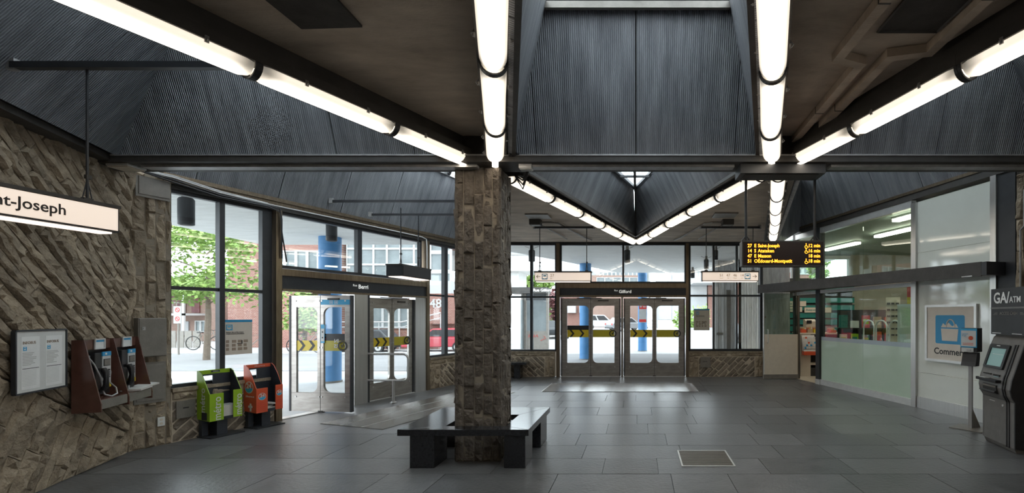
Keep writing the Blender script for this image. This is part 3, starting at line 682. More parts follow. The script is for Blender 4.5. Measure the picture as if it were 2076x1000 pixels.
# ------------------------------------------------------------------ fluorescent lights
def lamp(p, q, label, grp='fluorescent strip lights along the ceiling beams'):
    p = Vector(p+(0,)); q = Vector(q+(0,)); d = q-p; L_ = d.length; h = L_/2; c = (p+q)/2
    t = T('ceiling_light', label, 'ceiling light', (c.x, c.y, 3.345), math.atan2(d.y, d.x), grp)
    n = 12; r = .09; g = .022; rows_ = []
    m = M(); xs = [-h+g, -h+g+.05, -h*.5, 0, h*.5, h-g-.05, h-g]
    for k, x in enumerate(xs):
        rr = r*(.82 if k in (0, len(xs)-1) else 1)
        m.v += [(x, rr*math.cos(math.pi+math.pi*j/n), rr*math.sin(math.pi+math.pi*j/n)) for j in range(n+1)]
    for k in range(len(xs)-1):
        m.f += [(k*(n+1)+j, k*(n+1)+j+1, (k+1)*(n+1)+j+1, (k+1)*(n+1)+j) for j in range(n)]
    m.f += [tuple(range(n+1)), tuple(range((len(xs)-1)*(n+1), len(xs)*(n+1)))]
    mk('diffuser', m, m_lens, t, smooth=True)
    B('housing', t, m_dark, -h, h, -.105, .105, .0, .075)
    for s in (-1, 1):
        pr = [(s*(h-.0)+0*s, .096*math.cos(math.pi+math.pi*j/n), .096*math.sin(math.pi+math.pi*j/n)) for j in range(n+1)]
        pi = [(a-s*.022, b, z) for a, b, z in pr]
        mk('end_band', M().add(pr+pi+[(a, b*.88, z*.88) for a, b, z in pr]+[(a, b*.88, z*.88) for a, b, z in pi], [f for j in range(n) for f in ((j, j+1, n+2+j, n+1+j), (2*n+2+j, 2*n+3+j, 3*n+4+j, 3*n+3+j), (n+1+j, n+2+j, 3*n+4+j, 3*n+3+j), (j, j+1, 2*n+3+j, 2*n+2+j))]), m_black, t)
        for x in (-h*.45, h*.45):
            mk('clip', M().box(x-.011, x+.011, s*.106-.005, s*.106+.005, -.022, .02).tube([(x, s*.112, -.02), (x, s*.125, -.005), (x, s*.112, .012)], .005, 5), m_galv, t)
rowdef = {
 'of the row coming forward from the pillar head': [(-1.597, 5.25), (-1.304, 4.28), (-.985, 3.19), (-.665, 2.1)],
 'of the row slanting up left from the pillar head': [(-1.83, 5.25), (-2.243, 4.254), (-2.67, 3.24), (-3.09, 2.23), (-3.51, 1.2)],
 'of the row from the pillar back to the Gilford doors': [(-1.58, 5.8), (-1.283, 6.81), (-.981, 7.82), (-.692, 8.84), (-.399, 9.85), (-.09, 10.81)],
 'of the row from the Gilford doors to the display': [(.02, 10.81), (.297, 9.85), (.58, 8.74), (.876, 7.72), (1.186, 6.76), (1.507, 5.72)],
 'of the row coming forward above the display': [(1.54, 5.377), (1.237, 4.36), (.95, 3.295), (.65, 2.25)],
 'of the row slanting up right above the display': [(1.67, 5.34), (2.0, 4.278), (2.29, 3.26), (2.62, 2.2), (2.93, 1.2)],
 'of the row seen end on behind the display': [(1.72, 5.73), (2.007, 6.76), (2.25, 7.66), (2.51, 8.55), (2.76, 9.5), (3.0, 10.4)],
}
nth = ['first', 'second', 'third', 'fourth', 'fifth']
for lab, pts in rowdef.items():
    for k, (a, b) in enumerate(zip(pts, pts[1:])):
        lamp(a, b, 'lit strip light, %s %s' % (nth[k], lab))
t = T('junction_box', 'dark steel box under the beam, holding the display posts', 'junction box', (1.57, 5.2, 3.16)); B('body', t, m_black, -.46, .46, -.14, .14, .0, .105); B('cover', t, m_dark, -.40, .40, -.10, .10, -.006, 0)
for x, lab in ((-1.22, 'pale emergency light box on the beam just right of the pillar head'), ):
    t = T('emergency_light', lab, 'emergency light', (x, 5.12, 3.235)); B('body', t, m_alum, -.07, .07, -.05, .05, -.02, .035, bevel=.006); B('diffuser', t, m_sheet, -.06, .06, -.04, .04, -.028, -.02)
t = T('emergency_light', 'pale emergency light box on the beam at the corner of the left stone wall', 'emergency light', (-5.62, 5.15, 3.24)); B('body', t, m_alum, -.12, .12, -.1, .1, 0, .05, bevel=.006); B('diffuser', t, m_cream, -.11, .11, -.09, .09, -.012, 0)
t = T('cable_bundle', 'loose black cables looping over the beam right of the pillar head', 'cables', (-1.4, 5.2, 3.3))
for k in range(4):
    mk('cable', M().tube([(.02+.02*k, -.2, .02), (.05, -.24-.02*k, .06+.01*k), (.12, -.22, .04), (.16+.02*k, -.1, .02), (.2, -.0, -.04), (.10, .1, -.1-.05*k), (-.02, .2, -.06)], .009, 6), m_atmd, t)
t = T('cable_bundle', 'pale and black cables sagging along the head of the left street windows', 'cables', (0, 0, 0))
for k, (mm, dz) in enumerate(((m_sheet, .0), (m_atmd, -.03), (m_atmd, -.06), (m_galv, .018))):
    pts = [wpt(FNW, -.02, -.12, 3.36), wpt(FNW, .35, -.12, 3.36+dz), wpt(FNW, .9, -.09, 3.30+dz), wpt(FNW, 1.5, -.09, 3.285+dz*.5)]
    if k == 0: pts += [wpt(FNW, x, -.085, 3.29) for x in (2.5, 3.6, 4.6)]+[wpt(FNW, 4.73, -.085, 3.26), wpt(FNW, 4.75, -.085, 3.1), wpt(FNW, 4.75, -.085, 2.4)]
    elif k == 1: pts += [wpt(FNW, 1.68, -.085, 3.26), wpt(FNW, 1.71, -.085, 3.1), wpt(FNW, 1.71, -.085, 2.5)]
    elif k == 2: pts += [wpt(FNW, 1.69, -.09, 3.2), wpt(FNW, 1.70, -.1, 2.9), wpt(FNW, 1.78, -.09, 2.45)]
    mk('cable', M().tube(pts, .011, 6), mm, t)
# back ceiling hardware
for x, y, lab in ((-1.93, 9.1, 'pale square plate on the ceiling above the sign for bus 27'), (1.67, 9.0, 'pale square plate on the ceiling above the sign for four buses')):
    t = T('ceiling_plate', lab, 'ceiling plate', (x, y, 3.56)); B('plate', t, m_greym, -.22, .22, -.2, .2, -.025, .0); B('screw', t, m_galv, -.01, .01, -.01, .01, -.03, -.025)
for x, sx, lab in ((-2.07, 1, 'left'), (1.82, -1, 'right')):
    t = T('wiring_box', 'dark wiring box with conduit on the back ceiling, %s of the row of lights' % lab, 'junction box', (x, 9.5, 3.56))
    B('body', t, m_dark, -.11, .11, -.1, .1, -.11, 0); mk('conduit', M().tube([(sx*.11, 0, -.05), (sx*.3, 0, -.05), (sx*.42, .2, -.03), (sx*.75, 1.9, -.03), (sx*.9, 2.4, -.03)], .018, 6), m_greym, t)
    mk('conduit', M().tube([(0, .1, -.05), (sx*.1, .8, -.03), (sx*.3, 2.2, -.03)], .014, 6), m_greym, t); B('cover', t, m_greym, -.09, .09, -.08, .08, -.116, -.11)
def bar(pts, label, r=.03):
    t = T('hanger_bar', label, 'steel bar', pts[0]); o = Vector(pts[0])
    mk('tube', M().tube([tuple(Vector(p)-o) for p in pts], r, 4), m_black, t)
    for p in (pts[0], pts[-1]): q = Vector(p)-o; mk('bracket', M().box(q.x-.03, q.x+.03, q.y-.02, q.y+.02, q.z-.035, q.z+.05), m_galv, t)
    return t
bar([(-2.2, 10, 3.50), (-.95, 10, 3.50)], 'black steel bar carrying the hanging sign for bus 27')
bar([(1.35, 10, 3.50), (2.6, 10, 3.50)], 'black steel bar carrying the hanging sign for four buses')
bar([(-4.80, 3.6, 3.54), (-3.0, 3.6, 3.54)], 'long grey steel bar crossing the left skylight above the lit Saint-Joseph sign', .034)
bar([(-5.2, 7.95, 3.56), (-2.6, 7.95, 3.56)], 'upper and longer of two black steel bars left of the pillar', .027)
bar([(-4.85, 8.5, 3.45), (-2.7, 8.5, 3.45)], 'lower and shorter of two black steel bars left of the pillar', .026)

# ------------------------------------------------------------------ hanging lit signs
def bus(par, x, z, s, y=-.001):
    mk('bus_pictogram', M().holed(rrect(x-s, x+s, z-s, z+s), [rrect(x-.78*s, x+.78*s, z-.72*s, z+.78*s, (.15*s,)*4)], y-.003, y), m_skyblue, par)
    mk('bus_pictogram', M().prism(rrect(x-.5*s, x+.5*s, z+.05*s, z+.5*s, (.1*s,)*4), 'y', y-.003, y).disc(x-.45*s, z-.62*s, .14*s, y-.003, y, 8).disc(x+.45*s, z-.62*s, .14*s, y-.003, y, 8), m_skyblue, par)
def arrow(par, x, z, s, d, y=-.001):
    k = s*d
    mk('arrow', M().prism([(x-k, z-.1*s), (x+.75*k, z-.1*s), (x+.75*k, z+.1*s), (x-k, z+.1*s)], 'y', y-.003, y).prism([(x+k, z), (x+.25*k, z+.75*s), (x-.02*k, z+.75*s), (x+.66*k, z), (x-.02*k, z-.75*s), (x+.25*k, z-.75*s)], 'y', y-.004, y), m_ink, par)
def lightbox(label, loc, rz, L_, h, dep, rods, top, group=None, face=True):
    t = T('hanging_sign', label, 'sign', loc, rz)
    B('case', t, m_black, -L_/2, L_/2, -dep/2+.006, dep/2-.006, 0, h); B('top_rail', t, m_dark, -L_/2-.01, L_/2+.01, -dep/2, dep/2, h, h+.025)
    if face:
        B('face', t, m_sign, -L_/2+.012, L_/2-.012, -dep/2, -dep/2+.006, .014, h-.006); B('face', t, m_sign, -L_/2+.012, L_/2-.012, dep/2-.006, dep/2, .014, h-.006)
    B('underside_diffuser', t, m_signlow, -L_/2+.03, L_/2-.03, -dep/2+.03, dep/2-.03, -.014, 0)
    for x in rods:
        mk('rod', M().tube([(x, 0, h+.02), (x, 0, top)], .009, 6).tube([(x-.035, 0, h+.02), (x, 0, h+.2)], .004, 5).tube([(x+.035, 0, h+.02), (x, 0, h+.2)], .004, 5), m_black, t)
        mk('clamp', M().box(x-.03, x+.03, -.015, .015, h+.02, h+.05).box(x-.012, x+.022, -.012, .012, h+.2, h+.23), m_dark, t)
    return t
t = lightbox('lit hanging sign with left arrow and bus 27', (-1.59, 10, 2.345), 0, 1.2, .19, .16, (-.5, .5), 1.14)
y = -.081
arrow(t, -.515, .1, .045, -1, y); bus(t, -.38, .1, .06, y); text('27', .085, m_inkgrey, t, (-.265, y-.001, .12)); text('Est', .035, m_inkgrey, t, (-.265, y-.001, .06))
t = lightbox('lit hanging sign with right arrow and four bus numbers', (1.96, 10, 2.35), 0, 1.2, .19, .16, (-.5, .5), 1.14)
arrow(t, .515, .1, .045, 1, y); bus(t, .365, .1, .06, y)
for k, (n_, ww_) in enumerate((('51', 'Ouest'), ('47', 'Est'), ('46', 'Ouest'), ('14', 'Sud'))):
    text(n_, .08, m_inkgrey, t, (-.19+k*.145, y-.001, .12), align='CENTER'); text(ww_, .028, m_inkgrey, t, (-.19+k*.145, y-.001, .062), align='CENTER')
t = lightbox('large lit hanging sign reading Saint-Joseph in front of the left stone wall', (-4.286, 2.945, 2.283), math.atan2(1, .06), 1.64, .192, .164, (.67, -.6), 1.255)
text('Saint-Joseph', .107, m_ink, t, (.485, -.0835, .102), align='RIGHT', bold=.0015, sx=.92)
t = lightbox('dark hanging sign box seen from its end near the Rue Berri doors', (-3.99, 8.2, 2.275), math.atan2(.91, .07), .92, .175, .29, (-.27, .28), 1.17, face=False)
B('face', t, m_atmd, -.44, .44, -.145, -.139, .01, .165); B('face', t, m_atmd, -.44, .44, .139, .145, .01, .165)
# departure display
t = T('departure_display', 'black hanging display with amber bus times', 'display', (1.635, 5.3, 2.175))
B('case', t, m_black, -.46, .46, -.02, .12, 0, .285, bevel=.006); B('screen', t, m_ledbg, -.45, .45, -.024, -.02, .012, .272)
mk('rim', M().holed(rrect(-.462, .462, -.002, .287), [rrect(-.45, .45, .012, .272)], -.028, -.02), m_dark, t)
for x in (-.40, .385):
    mk('post', M().tube([(x, .05, .28), (x, .05, 1.0)], .016, 8), m_black, t); mk('post_foot', M().box(x-.05, x+.05, .02, .08, .283, .30).tube([(x-.05, .05, .295), (x, .05, .36), (x+.05, .05, .295)], .01, 5), m_dark, t)
for k, (a, b_, c_, e_) in enumerate((('27', 'E', 'Saint-Joseph', '12 min'), ('14', 'S', 'Atateken', '16 min'), ('47', 'E', 'Masson', '18 min'), ('51', 'O', 'Édouard-Montpetit', '18 min'))):
    z = .230-k*.0575
    for (s_, x) in ((a, -.40), (b_, -.325), (c_, -.283)): text(s_, .054, m_led, t, (x, -.026, z), bold=.0006, sx=.92)
    text(e_, .054, m_led, t, (.42, -.026, z), align='RIGHT', bold=.0006, sx=.92)
    if k != 2:
        x = .262; w_ = [(x+.016*math.cos(R(a_)), z-.012+.016*math.sin(R(a_))) for a_ in range(100, 350, 25)]
        mk('wheelchair_symbol', M().disc(x-.002, z+.022, .006, -.027, -.025, 8).tube([(p[0], -.026, p[1]) for p in w_], .0028, 5).tube([(x-.001, -.026, z+.014), (x+.002, -.026, z-.004), (x+.014, -.026, z-.004), (x+.021, -.026, z-.02)], .003, 5), m_led, t)

# ------------------------------------------------------------------ stone pillar and its bench
pil = struct('pillar', (-1.775, 5.405, 0))
hw, hd = .259, .225
B('core', pil, m_mortarl, -hw+.022, hw-.022, -hd+.022, hd-.022, 0, 3.27)
for ang, (a, off) in ((0, (hw, hd)), (90, (hd, hw)), (180, (hw, hd)), (270, (hd, hw))):
    f = part('stone_face', pil, rz=R(ang)); dd = off-.045
    k0 = len(bpy.data.objects)
    sub = part('tmp', f)
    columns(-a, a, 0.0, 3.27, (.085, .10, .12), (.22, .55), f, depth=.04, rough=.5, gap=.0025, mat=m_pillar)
    for o in list(f.children): o.location = (0, -dd, 0)
    bpy.data.objects.remove(sub)
t = T('bench', 'black stone bench wrapped around the stone pillar', 'bench', (-1.848, 5.567, 0))
bx0, bx1, by0, by1 = -.70, .693, -.612, .613; hx0, hx1, hy0, hy1 = -.25, .40, -.45, .14
for q in ([(bx0, by0), (bx1, by0), (hx1, hy0), (hx0, hy0)], [(bx1, by0), (bx1, by1), (hx1, hy1), (hx1, hy0)], [(bx1, by1), (bx0, by1), (hx0, hy1), (hx1, hy1)], [(bx0, by1), (bx0, by0), (hx0, hy0), (hx0, hy1)]):
    mk('seat_slab', M().prism(shrink(q, .0012), 'z', .345, .412), m_bench, t, bevel=.003)
for x0, x1, y0, y1 in ((-.57, -.31, -.60, -.26), (.43, .655, -.60, -.26), (.48, .66, .17, .55), (-.6, -.4, .2, .55)):
    mk('leg', M().box(x0, x1, y0, y1, 0, .345), m_bench, t, bevel=.004)
t = T('bench', 'black stone bench under the far windows, partly hidden behind the pillar', 'bench', (-3.3, 12.15, 0))
B('seat_slab', t, m_bench, -.5, .45, -.17, .18, .36, .42, bevel=.003); B('leg', t, m_bench, .12, .28, -.12, .15, 0, .36); B('leg', t, m_bench, -.4, -.24, -.12, .15, 0, .36)

# ------------------------------------------------------------------ handrail by the doors
t = T('handrail', 'bent steel tube guardrail beside the closed Rue Berri door', 'handrail', (-5.08, 8.69, 0))
c_ = [(0.02, 0, .91), (.74, -.02, .905)]+[(.74+.09*math.sin(R(a)), -.02, .815+.09*math.cos(R(a))) for a in (20, 45, 70, 90)]+[(.83+.0*0, -.02, .52)]+[(.74+.09*math.cos(R(a)), -.02, .505-.09*math.sin(R(a))) for a in (20, 45, 70, 90)]+[(.02, 0, .42)]
mk('rail', M().tube(c_, .021, 10), m_steel, t, smooth=True); mk('post', M().cyl((.56, -.02, 0), (.56, -.02, .42), .026, 12), m_steel, t, smooth=True)
mk('foot', M().lathe([(.062, 0), (.062, .014), (.03, .03)], 16, (.56, -.02, 0)), m_steel, t, smooth=True)
for z in (.42, .91): mk('bracket', M().box(-.03, .03, -.05, .05, z-.055, z+.055), m_steel, t, bevel=.004)
B('label_plate', t, m_sheet, .815, .84, -.045, -.035, .58, .68)

# ------------------------------------------------------------------ newspaper boxes
def newsbox(label, loc, mat, w_, dp, zb, zf, zt, gapw, style):
    t = T('news_box', label, 'newspaper box', loc, FNW[1])
    # side profile in (y,z): -y is the front
    prof = [(0, zb+.02), (-dp, zb), (-dp, zf), (-dp*.93, zf+.03), (-dp*.62, zt-.14), (-dp*.32, zt-.03), (-dp*.12, zt), (0, zt)]
    for nm, xa, xb in (('side_panel', 0, .008), ('side_panel', w_-.008, w_)):
        mk(nm, M().prism(prof, 'x', xa, xb), mat, t); 
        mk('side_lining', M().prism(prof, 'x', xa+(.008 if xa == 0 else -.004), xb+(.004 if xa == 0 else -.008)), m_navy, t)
    g0, g1 = w_*.42, w_*.72
    B('front_panel', t, mat, .0, g0, -dp-.006, -dp+.004, zb, zf); B('front_panel', t, mat, g1, w_, -dp-.006, -dp+.004, zb+.01, zf+.02)
    B('top_band', t, mat, 0.008, w_-.008, -.02, -.008, zt-.055, zt)
    mk('back_panel', M().holed([(0.01, zb), (w_-.01, zb), (w_-.01, zt-.05), (.01, zt-.05)], [[(w_*.16, zt-.2), (w_*.44, zt-.2), (w_*.44, zt-.075), (w_*.16, zt-.075)]], -.02, -.01), m_navy, t)
    B('tray', t, m_navy, .01, w_-.01, -dp, -.02, zb+.01, zb+.022); B('front_lip', t, m_navy, g0, g1, -dp, -dp+.008, zb, zb+.04)
    B('pedestal', t, m_navy, w_*.3, w_*.62, -dp*.8, -dp*.2, .02, zb+.02); B('pedestal', t, m_navy, .005, w_*.2, -.09, -.03, .02, zb+.02)
    B('base_plate', t, m_black, 0.0, w_+.02, -dp-.03, .0, 0, .018)
    return t, g0, g1
gl = wpt(FNW, .655, -.03)
t, g0, g1 = newsbox('green newspaper box lettered métro under the left window', gl, m_green, .385, .245, .225, .585, .885, .1, 0)
text('métro', .125, m_sheet, t, (g0/2+.01, -.253, .385), (R(90), R(-90), 0), align='CENTER', bold=.001)
text('métro', .115, m_sheet, t, ((g1+.385)/2+.01, -.253, .40), (R(90), R(-90), 0), align='CENTER', bold=.001)
text('métro', .13, m_sheet, t, (-.002, -.12, .50), Matrix(((0, 0, -1), (0, 1, 0), (1, 0, 0))).to_euler(), align='CENTER', bold=.001)
B('top_label', t, m_navy, .15, .25, -.024, -.02, .85, .875); text('métro', .026, m_sheet, t, (.20, -.0255, .862), align='CENTER')
B('coin_box', t, m_navy, -.004, .0, -.20, -.1, .24, .34)
def paper(label, loc, rz, w_, d_, h_, k=1, grp=None):
    t = T('newspaper', label, 'newspaper', loc, rz, grp)
    B('pages', t, m_paper, -w_/2, w_/2, -d_/2, d_/2, 0, h_); B('front_page', t, m_sheet, -w_/2+.005, w_/2-.005, -d_/2+.004, d_/2-.004, h_, h_+.001)
    return t
for k in range(9):
    p = wpt(FNW, .655+.22+rnd.uniform(-.006, .006), -.15); paper('folded newspaper inside the green box, %s of the stack' % ('lowest', 'second from the bottom', 'third from the bottom', 'fourth from the bottom', 'in the middle', 'fourth from the top', 'third from the top', 'second from the top', 'topmost')[k], (p[0], p[1], .25+k*.017), FNW[1]+rnd.uniform(-.03, .03), .30, .2, .0165, grp='newspapers stacked in the green box')
ol = wpt(FNW, 1.215, -.03)
t, g0, g1 = newsbox('orange newspaper box with 24 badges under the left window', ol, m_orange, .365, .255, .225, .575, .905, .1, 1)
def badge(par, x, z, r, y, side=False):
    f = part('badge', par); 
    if side: f.rotation_euler = (0, 0, R(-90)); f.location = (x, 0, 0); x = y; y = -.001
    mk('ring', M().disc(x, z, r, y-.001, y, 20), m_sheet, f); mk('disc', M().disc(x, z, r*.88, y-.002, y-.001, 20), m_orange, f)
    lo = [(x+r*.88*math.cos(R(a)), z+r*.88*math.sin(R(a))) for a in range(190, 351, 16)]+[(x+r*.3, z+.02*r), (x-r*.2, z-.25*r)]
    mk('wave', M().prism(lo, 'y', y-.003, y-.002), m_skyblue, f)
    text('24', r*1.15, m_sheet, f, (x, y-.0035, z+r*.22), align='CENTER', bold=.002)
badge(t, g0/2, .455, .052, -.262); badge(t, (g1+.365)/2, .475, .042, -.262)
badge(t, -.001, .59, .085, .115, side=True)
for k in range(5):
    for (xa, xb) in ((.01, g0-.01), (g1+.01, .355)):
        z = .25+k*.028; mm = M().tube([(xa+(xb-xa)*j/6, -.2625, z+(.012 if j % 2 else 0)) for j in range(7)], .0025, 4); mk('printed_wave', mm, m_red, t)
text('24heures.ca', .036, m_sheet, t, (-.002, -.13, .46), (R(90), 0, R(-90)), align='CENTER')
text('24heures.ca', .030, m_sheet, t, (.2, -.0225, .877), align='CENTER'); mk('arrow_mark', M().box(-.004, -.001, -.18, -.10, .30, .33).box(-.004, -.001, -.16, -.13, .25, .36), m_sheet, t)
for k in range(3):
    p = wpt(FNW, 1.215+.2, -.16); o = paper('crumpled newspaper in the orange box, %s' % ('lowest and flat', 'tilted left in the middle', 'topmost, tilted right')[k], (p[0], p[1], .262+k*.03), FNW[1]+(-.2, .5, -.5)[k], .24, .17, .016, grp='newspapers in the orange box'); o.rotation_euler = (R((0, 9, -12)[k]), R((0, -14, 10)[k]), o.rotation_euler[2])

# ------------------------------------------------------------------ left wall fittings
t = T('notice_board', 'framed notice board with two printed sheets on the left stone wall', 'notice board', **on(FW, -1.50, -.085, 1.215))
B('back_panel', t, m_sheet, -.285, .285, -.012, .0, -.265, .265)
mk('frame', M().holed(rrect(-.30, .30, -.28, .28, (.02,)*4), [rrect(-.285, .285, -.265, .265)], -.02, .01), m_black, t)
for k, x in enumerate((-.13, .14)):
    s_ = B('sheet', t, m_white, x-.10, x+.10, -.014, -.012, -.24, .22)
    text('INFOBUS', .036, m_inkgrey, t, (x-.09, -.0155, .165)); B('rule', t, m_ink, x-.09, x+.09, -.015, -.014, -.062, -.057)
    bus(t, x-.065, .115, .017, -.014)
    for j in range(9): B('print_line', t, m_greym, x-.09, x-.09+rnd.uniform(.08, .16), -.015, -.014, .075-j*.013, .078-j*.013)
    for j in range(11): B('print_line', t, m_sheet, x-.09, x+.06, -.015, -.014, -.08-j*.013, -.076-j*.013)
t = T('phone_booth', 'brown metal double payphone enclosure on the left stone wall', 'phone booth', **on(FW, -.19, -.075, 0))
D0, D1 = .07, .20
for x in (-.905, -.45, -.008):
    mk('side_panel', M().prism([(0, .65), (-D1-.015, .65), (-D1-.015, .73), (-D0-.02, 1.375), (0, 1.375)], 'x', x, x+.014), m_brown, t)
B('back_panel', t, m_brown, -.9, 0, -.012, 0, .66, 1.37)
for x in (-.89, -.435): 
    B('shelf', t, m_greym, x, x+.425, -D1-.01, 0, .675, .765); B('shelf_top', t, m_brown, x, x+.425, -D1, 0, .765, .772)
    B('header', t, m_brown, x, x+.425, -D0, 0, 1.275, 1.37)
    f = part('info_card', t, (x+.24, -D0-.005, 1.325)); mk('card_frame', M().holed(rrect(-.08, .08, -.055, .055), [rrect(-.066, .066, -.042, .042)], -.012, .0), m_alum, f); B('card', f, m_sheet, -.066, .066, -.004, -.001, -.042, .042); B('card_print', f, m_blue, -.066, .066, -.006, -.004, .02, .042)
    B('backplate', t, m_phone, x+.05, x+.42, -.02, -.012, .79, 1.26)
for k, x in enumerate((-.62, -.185)):
    p = T('payphone', 'black and silver payphone, the %s of the two in the brown enclosure' % ('left and nearer' if k == 0 else 'right and farther'), 'payphone', **on(FW, -.19+x, -.097, 0))
    B('body', p, m_phone, -.135, .10, -.075, 0, .80, 1.235, bevel=.006)
    B('face_plate', p, m_alum, -.035, .10, -.082, -.075, .91, 1.195); B('blue_header', p, m_blue, -.035, .10, -.084, -.074, 1.195, 1.24); B('header_mark', p, m_sheet, .0, .03, -.086, -.084, 1.207, 1.228)
    B('screen', p, m_phone, -.02, .085, -.085, -.082, 1.09, 1.165); B('screen_glass', p, m_greym, -.012, .078, -.087, -.085, 1.098, 1.158)
    keys = M()
    for i in range(3):
        for j in range(4): keys.box(.0+i*.026, .02+i*.026, -.09, -.082, .965+j*.024, .982+j*.024)
    mk('keypad', keys, m_phone, p); B('yellow_label', p, m_yellow, -.035, .10, -.084, -.074, .865, .91); B('slot', p, m_ink, .02, .07, -.086, -.084, .885, .89)
    hs = [(-.075, -.105, 1.07), (-.075, -.125, 1.03), (-.075, -.13, .96), (-.075, -.125, .89), (-.075, -.105, .85)]
    mk('handset', M().tube(hs, [.024, .028, .02, .028, .024], 10), m_phone, p, smooth=True); B('cradle', p, m_phone, -.105, -.045, -.1, -.075, .83, .86); B('cradle', p, m_phone, -.105, -.045, -.1, -.075, 1.045, 1.075)
    pts = [(-.075, -.105, .845), (-.08, -.12, .80), (-.03, -.15, .775), (.06, -.15, .79), (.085, -.13, .85), (.03, -.11, .91)] if k == 0 else [(-.075, -.105, .845), (-.11, -.12, .80), (-.2, -.14, .785), (-.28, -.13, .80)]
    mk('cord', M().tube(pts, .0075, 6), m_galv, p, smooth=True)
    mk('armoured_cable', M().tube([(-.19, -.05, 1.20), (-.15, -.075, 1.12), (-.11, -.105, .98), (-.09, -.11, .88)] if k == 0 else [(-.19, -.03, 1.20), (-.24, -.04, 1.08), (-.29, -.05, .95)], .008, 6), m_galv, p, smooth=True)
    mk('cable_boss', M().lathe([(.022, 0), (.022, .02), (.012, .03)], 12, (-.19, -.04, 1.19)), m_galv, p, smooth=True)
p = paper('white folded newspaper lying on the phone shelf', wpt(FW, -.33, -.22, .775), FW[1]+.1, .3, .16, .02)
p = paper('crumpled newspaper on top of the folded one on the phone shelf', wpt(FW, -.20, -.23, .797), FW[1]-.25, .22, .13, .016); p.rotation_euler = (R(5), R(-6), p.rotation_euler[2])
t = T('electrical_cabinet', 'grey locked metal cabinet on the stone pier beside the left window', 'electrical cabinet', **on(FNW, .15, -.05, 1.355)); B('body', t, m_greym, -.135, .135, -.09, .0, -.235, .235, bevel=.005); B('door', t, m_greym, -.127, .127, -.098, -.09, -.227, .227, bevel=.003); mk('lock', M().box(-.105, -.075, -.105, -.098, .09, .13).disc(-.09, .11, .01, -.112, -.105, 10), m_galv, t)
t = T('cover_plate', 'wide dull metal plate below the electrical cabinet on the stone pier', 'cover plate', **on(FNW, .16, -.05, .80)); B('plate', t, m_greym, -.15, .15, -.02, 0, -.25, .25); B('inner_panel', t, m_greym, -.13, .13, -.026, -.02, -.22, .22, bevel=.004)
t = T('wall_hatch', 'grey square hatch cover at the head of the stone pier', 'hatch', **on(FNW, .19, -.05, 3.18)); B('frame', t, m_greym, -.165, .165, -.02, 0, -.125, .125); B('door', t, m_greym, -.14, .155, -.03, -.02, -.095, .12, bevel=.003)
t = T('wall_outlet', 'cream double power outlet low on the stone pier', 'outlet', **on(FNW, .27, -.05, .30)); B('plate', t, m_sheet, -.035, .035, -.012, 0, -.055, .055)
for z in (-.024, .024): mk('socket', M().disc(0, z, .016, -.015, -.012, 12), m_cream, t)
t = T('cover_plate', 'square metal plate in the sill wall left of the green newspaper box', 'cover plate', **on(FNW, .52, -.05, .41)); B('plate', t, m_greym, -.10, .10, -.015, 0, -.11, .11); B('slot', t, m_ink, -.03, .03, -.017, -.015, .01, .025)
t = T('cover_plate', 'square metal plate in the stone sill wall right of the Rue Gilford doors', 'cover plate', (1.78, 12.35, .39)); B('plate', t, m_greym, -.13, .13, -.02, 0, -.14, .14, bevel=.006); B('slot', t, m_ink, -.06, .05, -.023, -.02, .01, .022)
for lab, fr, x, z, w_, h_, y_ in (('pale bus notice on the left street window above the newspaper boxes', FNW, 1.19, 1.31, .40, .50, .07), ('brown backlit bus notice on the window right of the Rue Gilford doors', FN, 1.70, 1.51, .42, .57, .075)):
    t = T('window_notice', lab, 'notice', **on(fr, x, y_, z))
    B('sheet', t, m_beige, -w_/2, w_/2, -.004, 0, -h_/2, h_/2); B('blue_edge', t, m_blue, -w_/2, w_/2, -.006, -.004, h_/2-.035, h_/2)
    bus(t, -w_/2+.1, h_/2-.11, .04, -.005); text('Retour des arrêts à leurs\nemplacements précédents', .022, m_ink, t, (-w_/2+.06, -.006, h_/2-.19), bold=.0005)
    for i in range(4):
        for j in range(3): B('map_block', t, m_inkgrey, -w_/2+.06+i*.075, -w_/2+.06+i*.075+rnd.uniform(.03, .06), -.0055, -.004, -.08-j*.055, -.04-j*.055)
    B('map_mark', t, m_ink, .0, .07, -.0065, -.005, -.10, -.09); B('map_mark', t, m_ink, .055, .07, -.0065, -.005, -.09, -.05)
# ------------------------------------------------------------------ shop front (wall_east)
we = struct('wall_east', FE[0], FE[1])
B('post', we, m_black, 1.29, 1.44, -.05, .1, 0.12, 3.68); B('post_foot', we, m_alum, 1.28, 1.45, -.055, .105, 0, .12); B('far_jamb', we, m_dark, .30, .40, -.04, .1, 0, 3.68)
B('post', we, m_steel, 4.13, 4.235, -.05, .08, 0, 3.62); B('post', we, m_steel, 5.60, 5.69, -.05, .08, 0, 3.68); B('post', we, m_black, 5.69, 5.95, -.02, .2, 0, 3.68)
B('kick_strip', we, m_alum, 1.44, 4.13, -.03, .06, 0, .125); B('kick_plate', we, m_steel, 4.235, 5.6, -.03, .06, 0, .20)
B('glass_head', we, m_alum, .40, 4.13, -.035, .06, 2.14, 2.215); B('upper_sill', we, m_dark, .4, 4.13, -.03, .06, 2.33, 2.38); B('upper_head', we, m_alum, .4, 4.13, -.035, .07, 3.55, 3.68)
for a, b in ((1.44, 2.843), (2.849, 4.13)):
    B('pane', we, m_sglass, a, b, .0, .012, 1.125, 2.14); B('frosted_film', we, m_frost, a, b, .0, .012, .125, 1.04); B('frosted_band', we, m_frostb, a, b, .0, .012, 1.04, 1.125); B('pane', we, m_sglass, a, b, .0, .012, 2.38, 3.55)
B('pane', we, m_sglass, .4, 1.29, .0, .012, 2.38, 3.55)
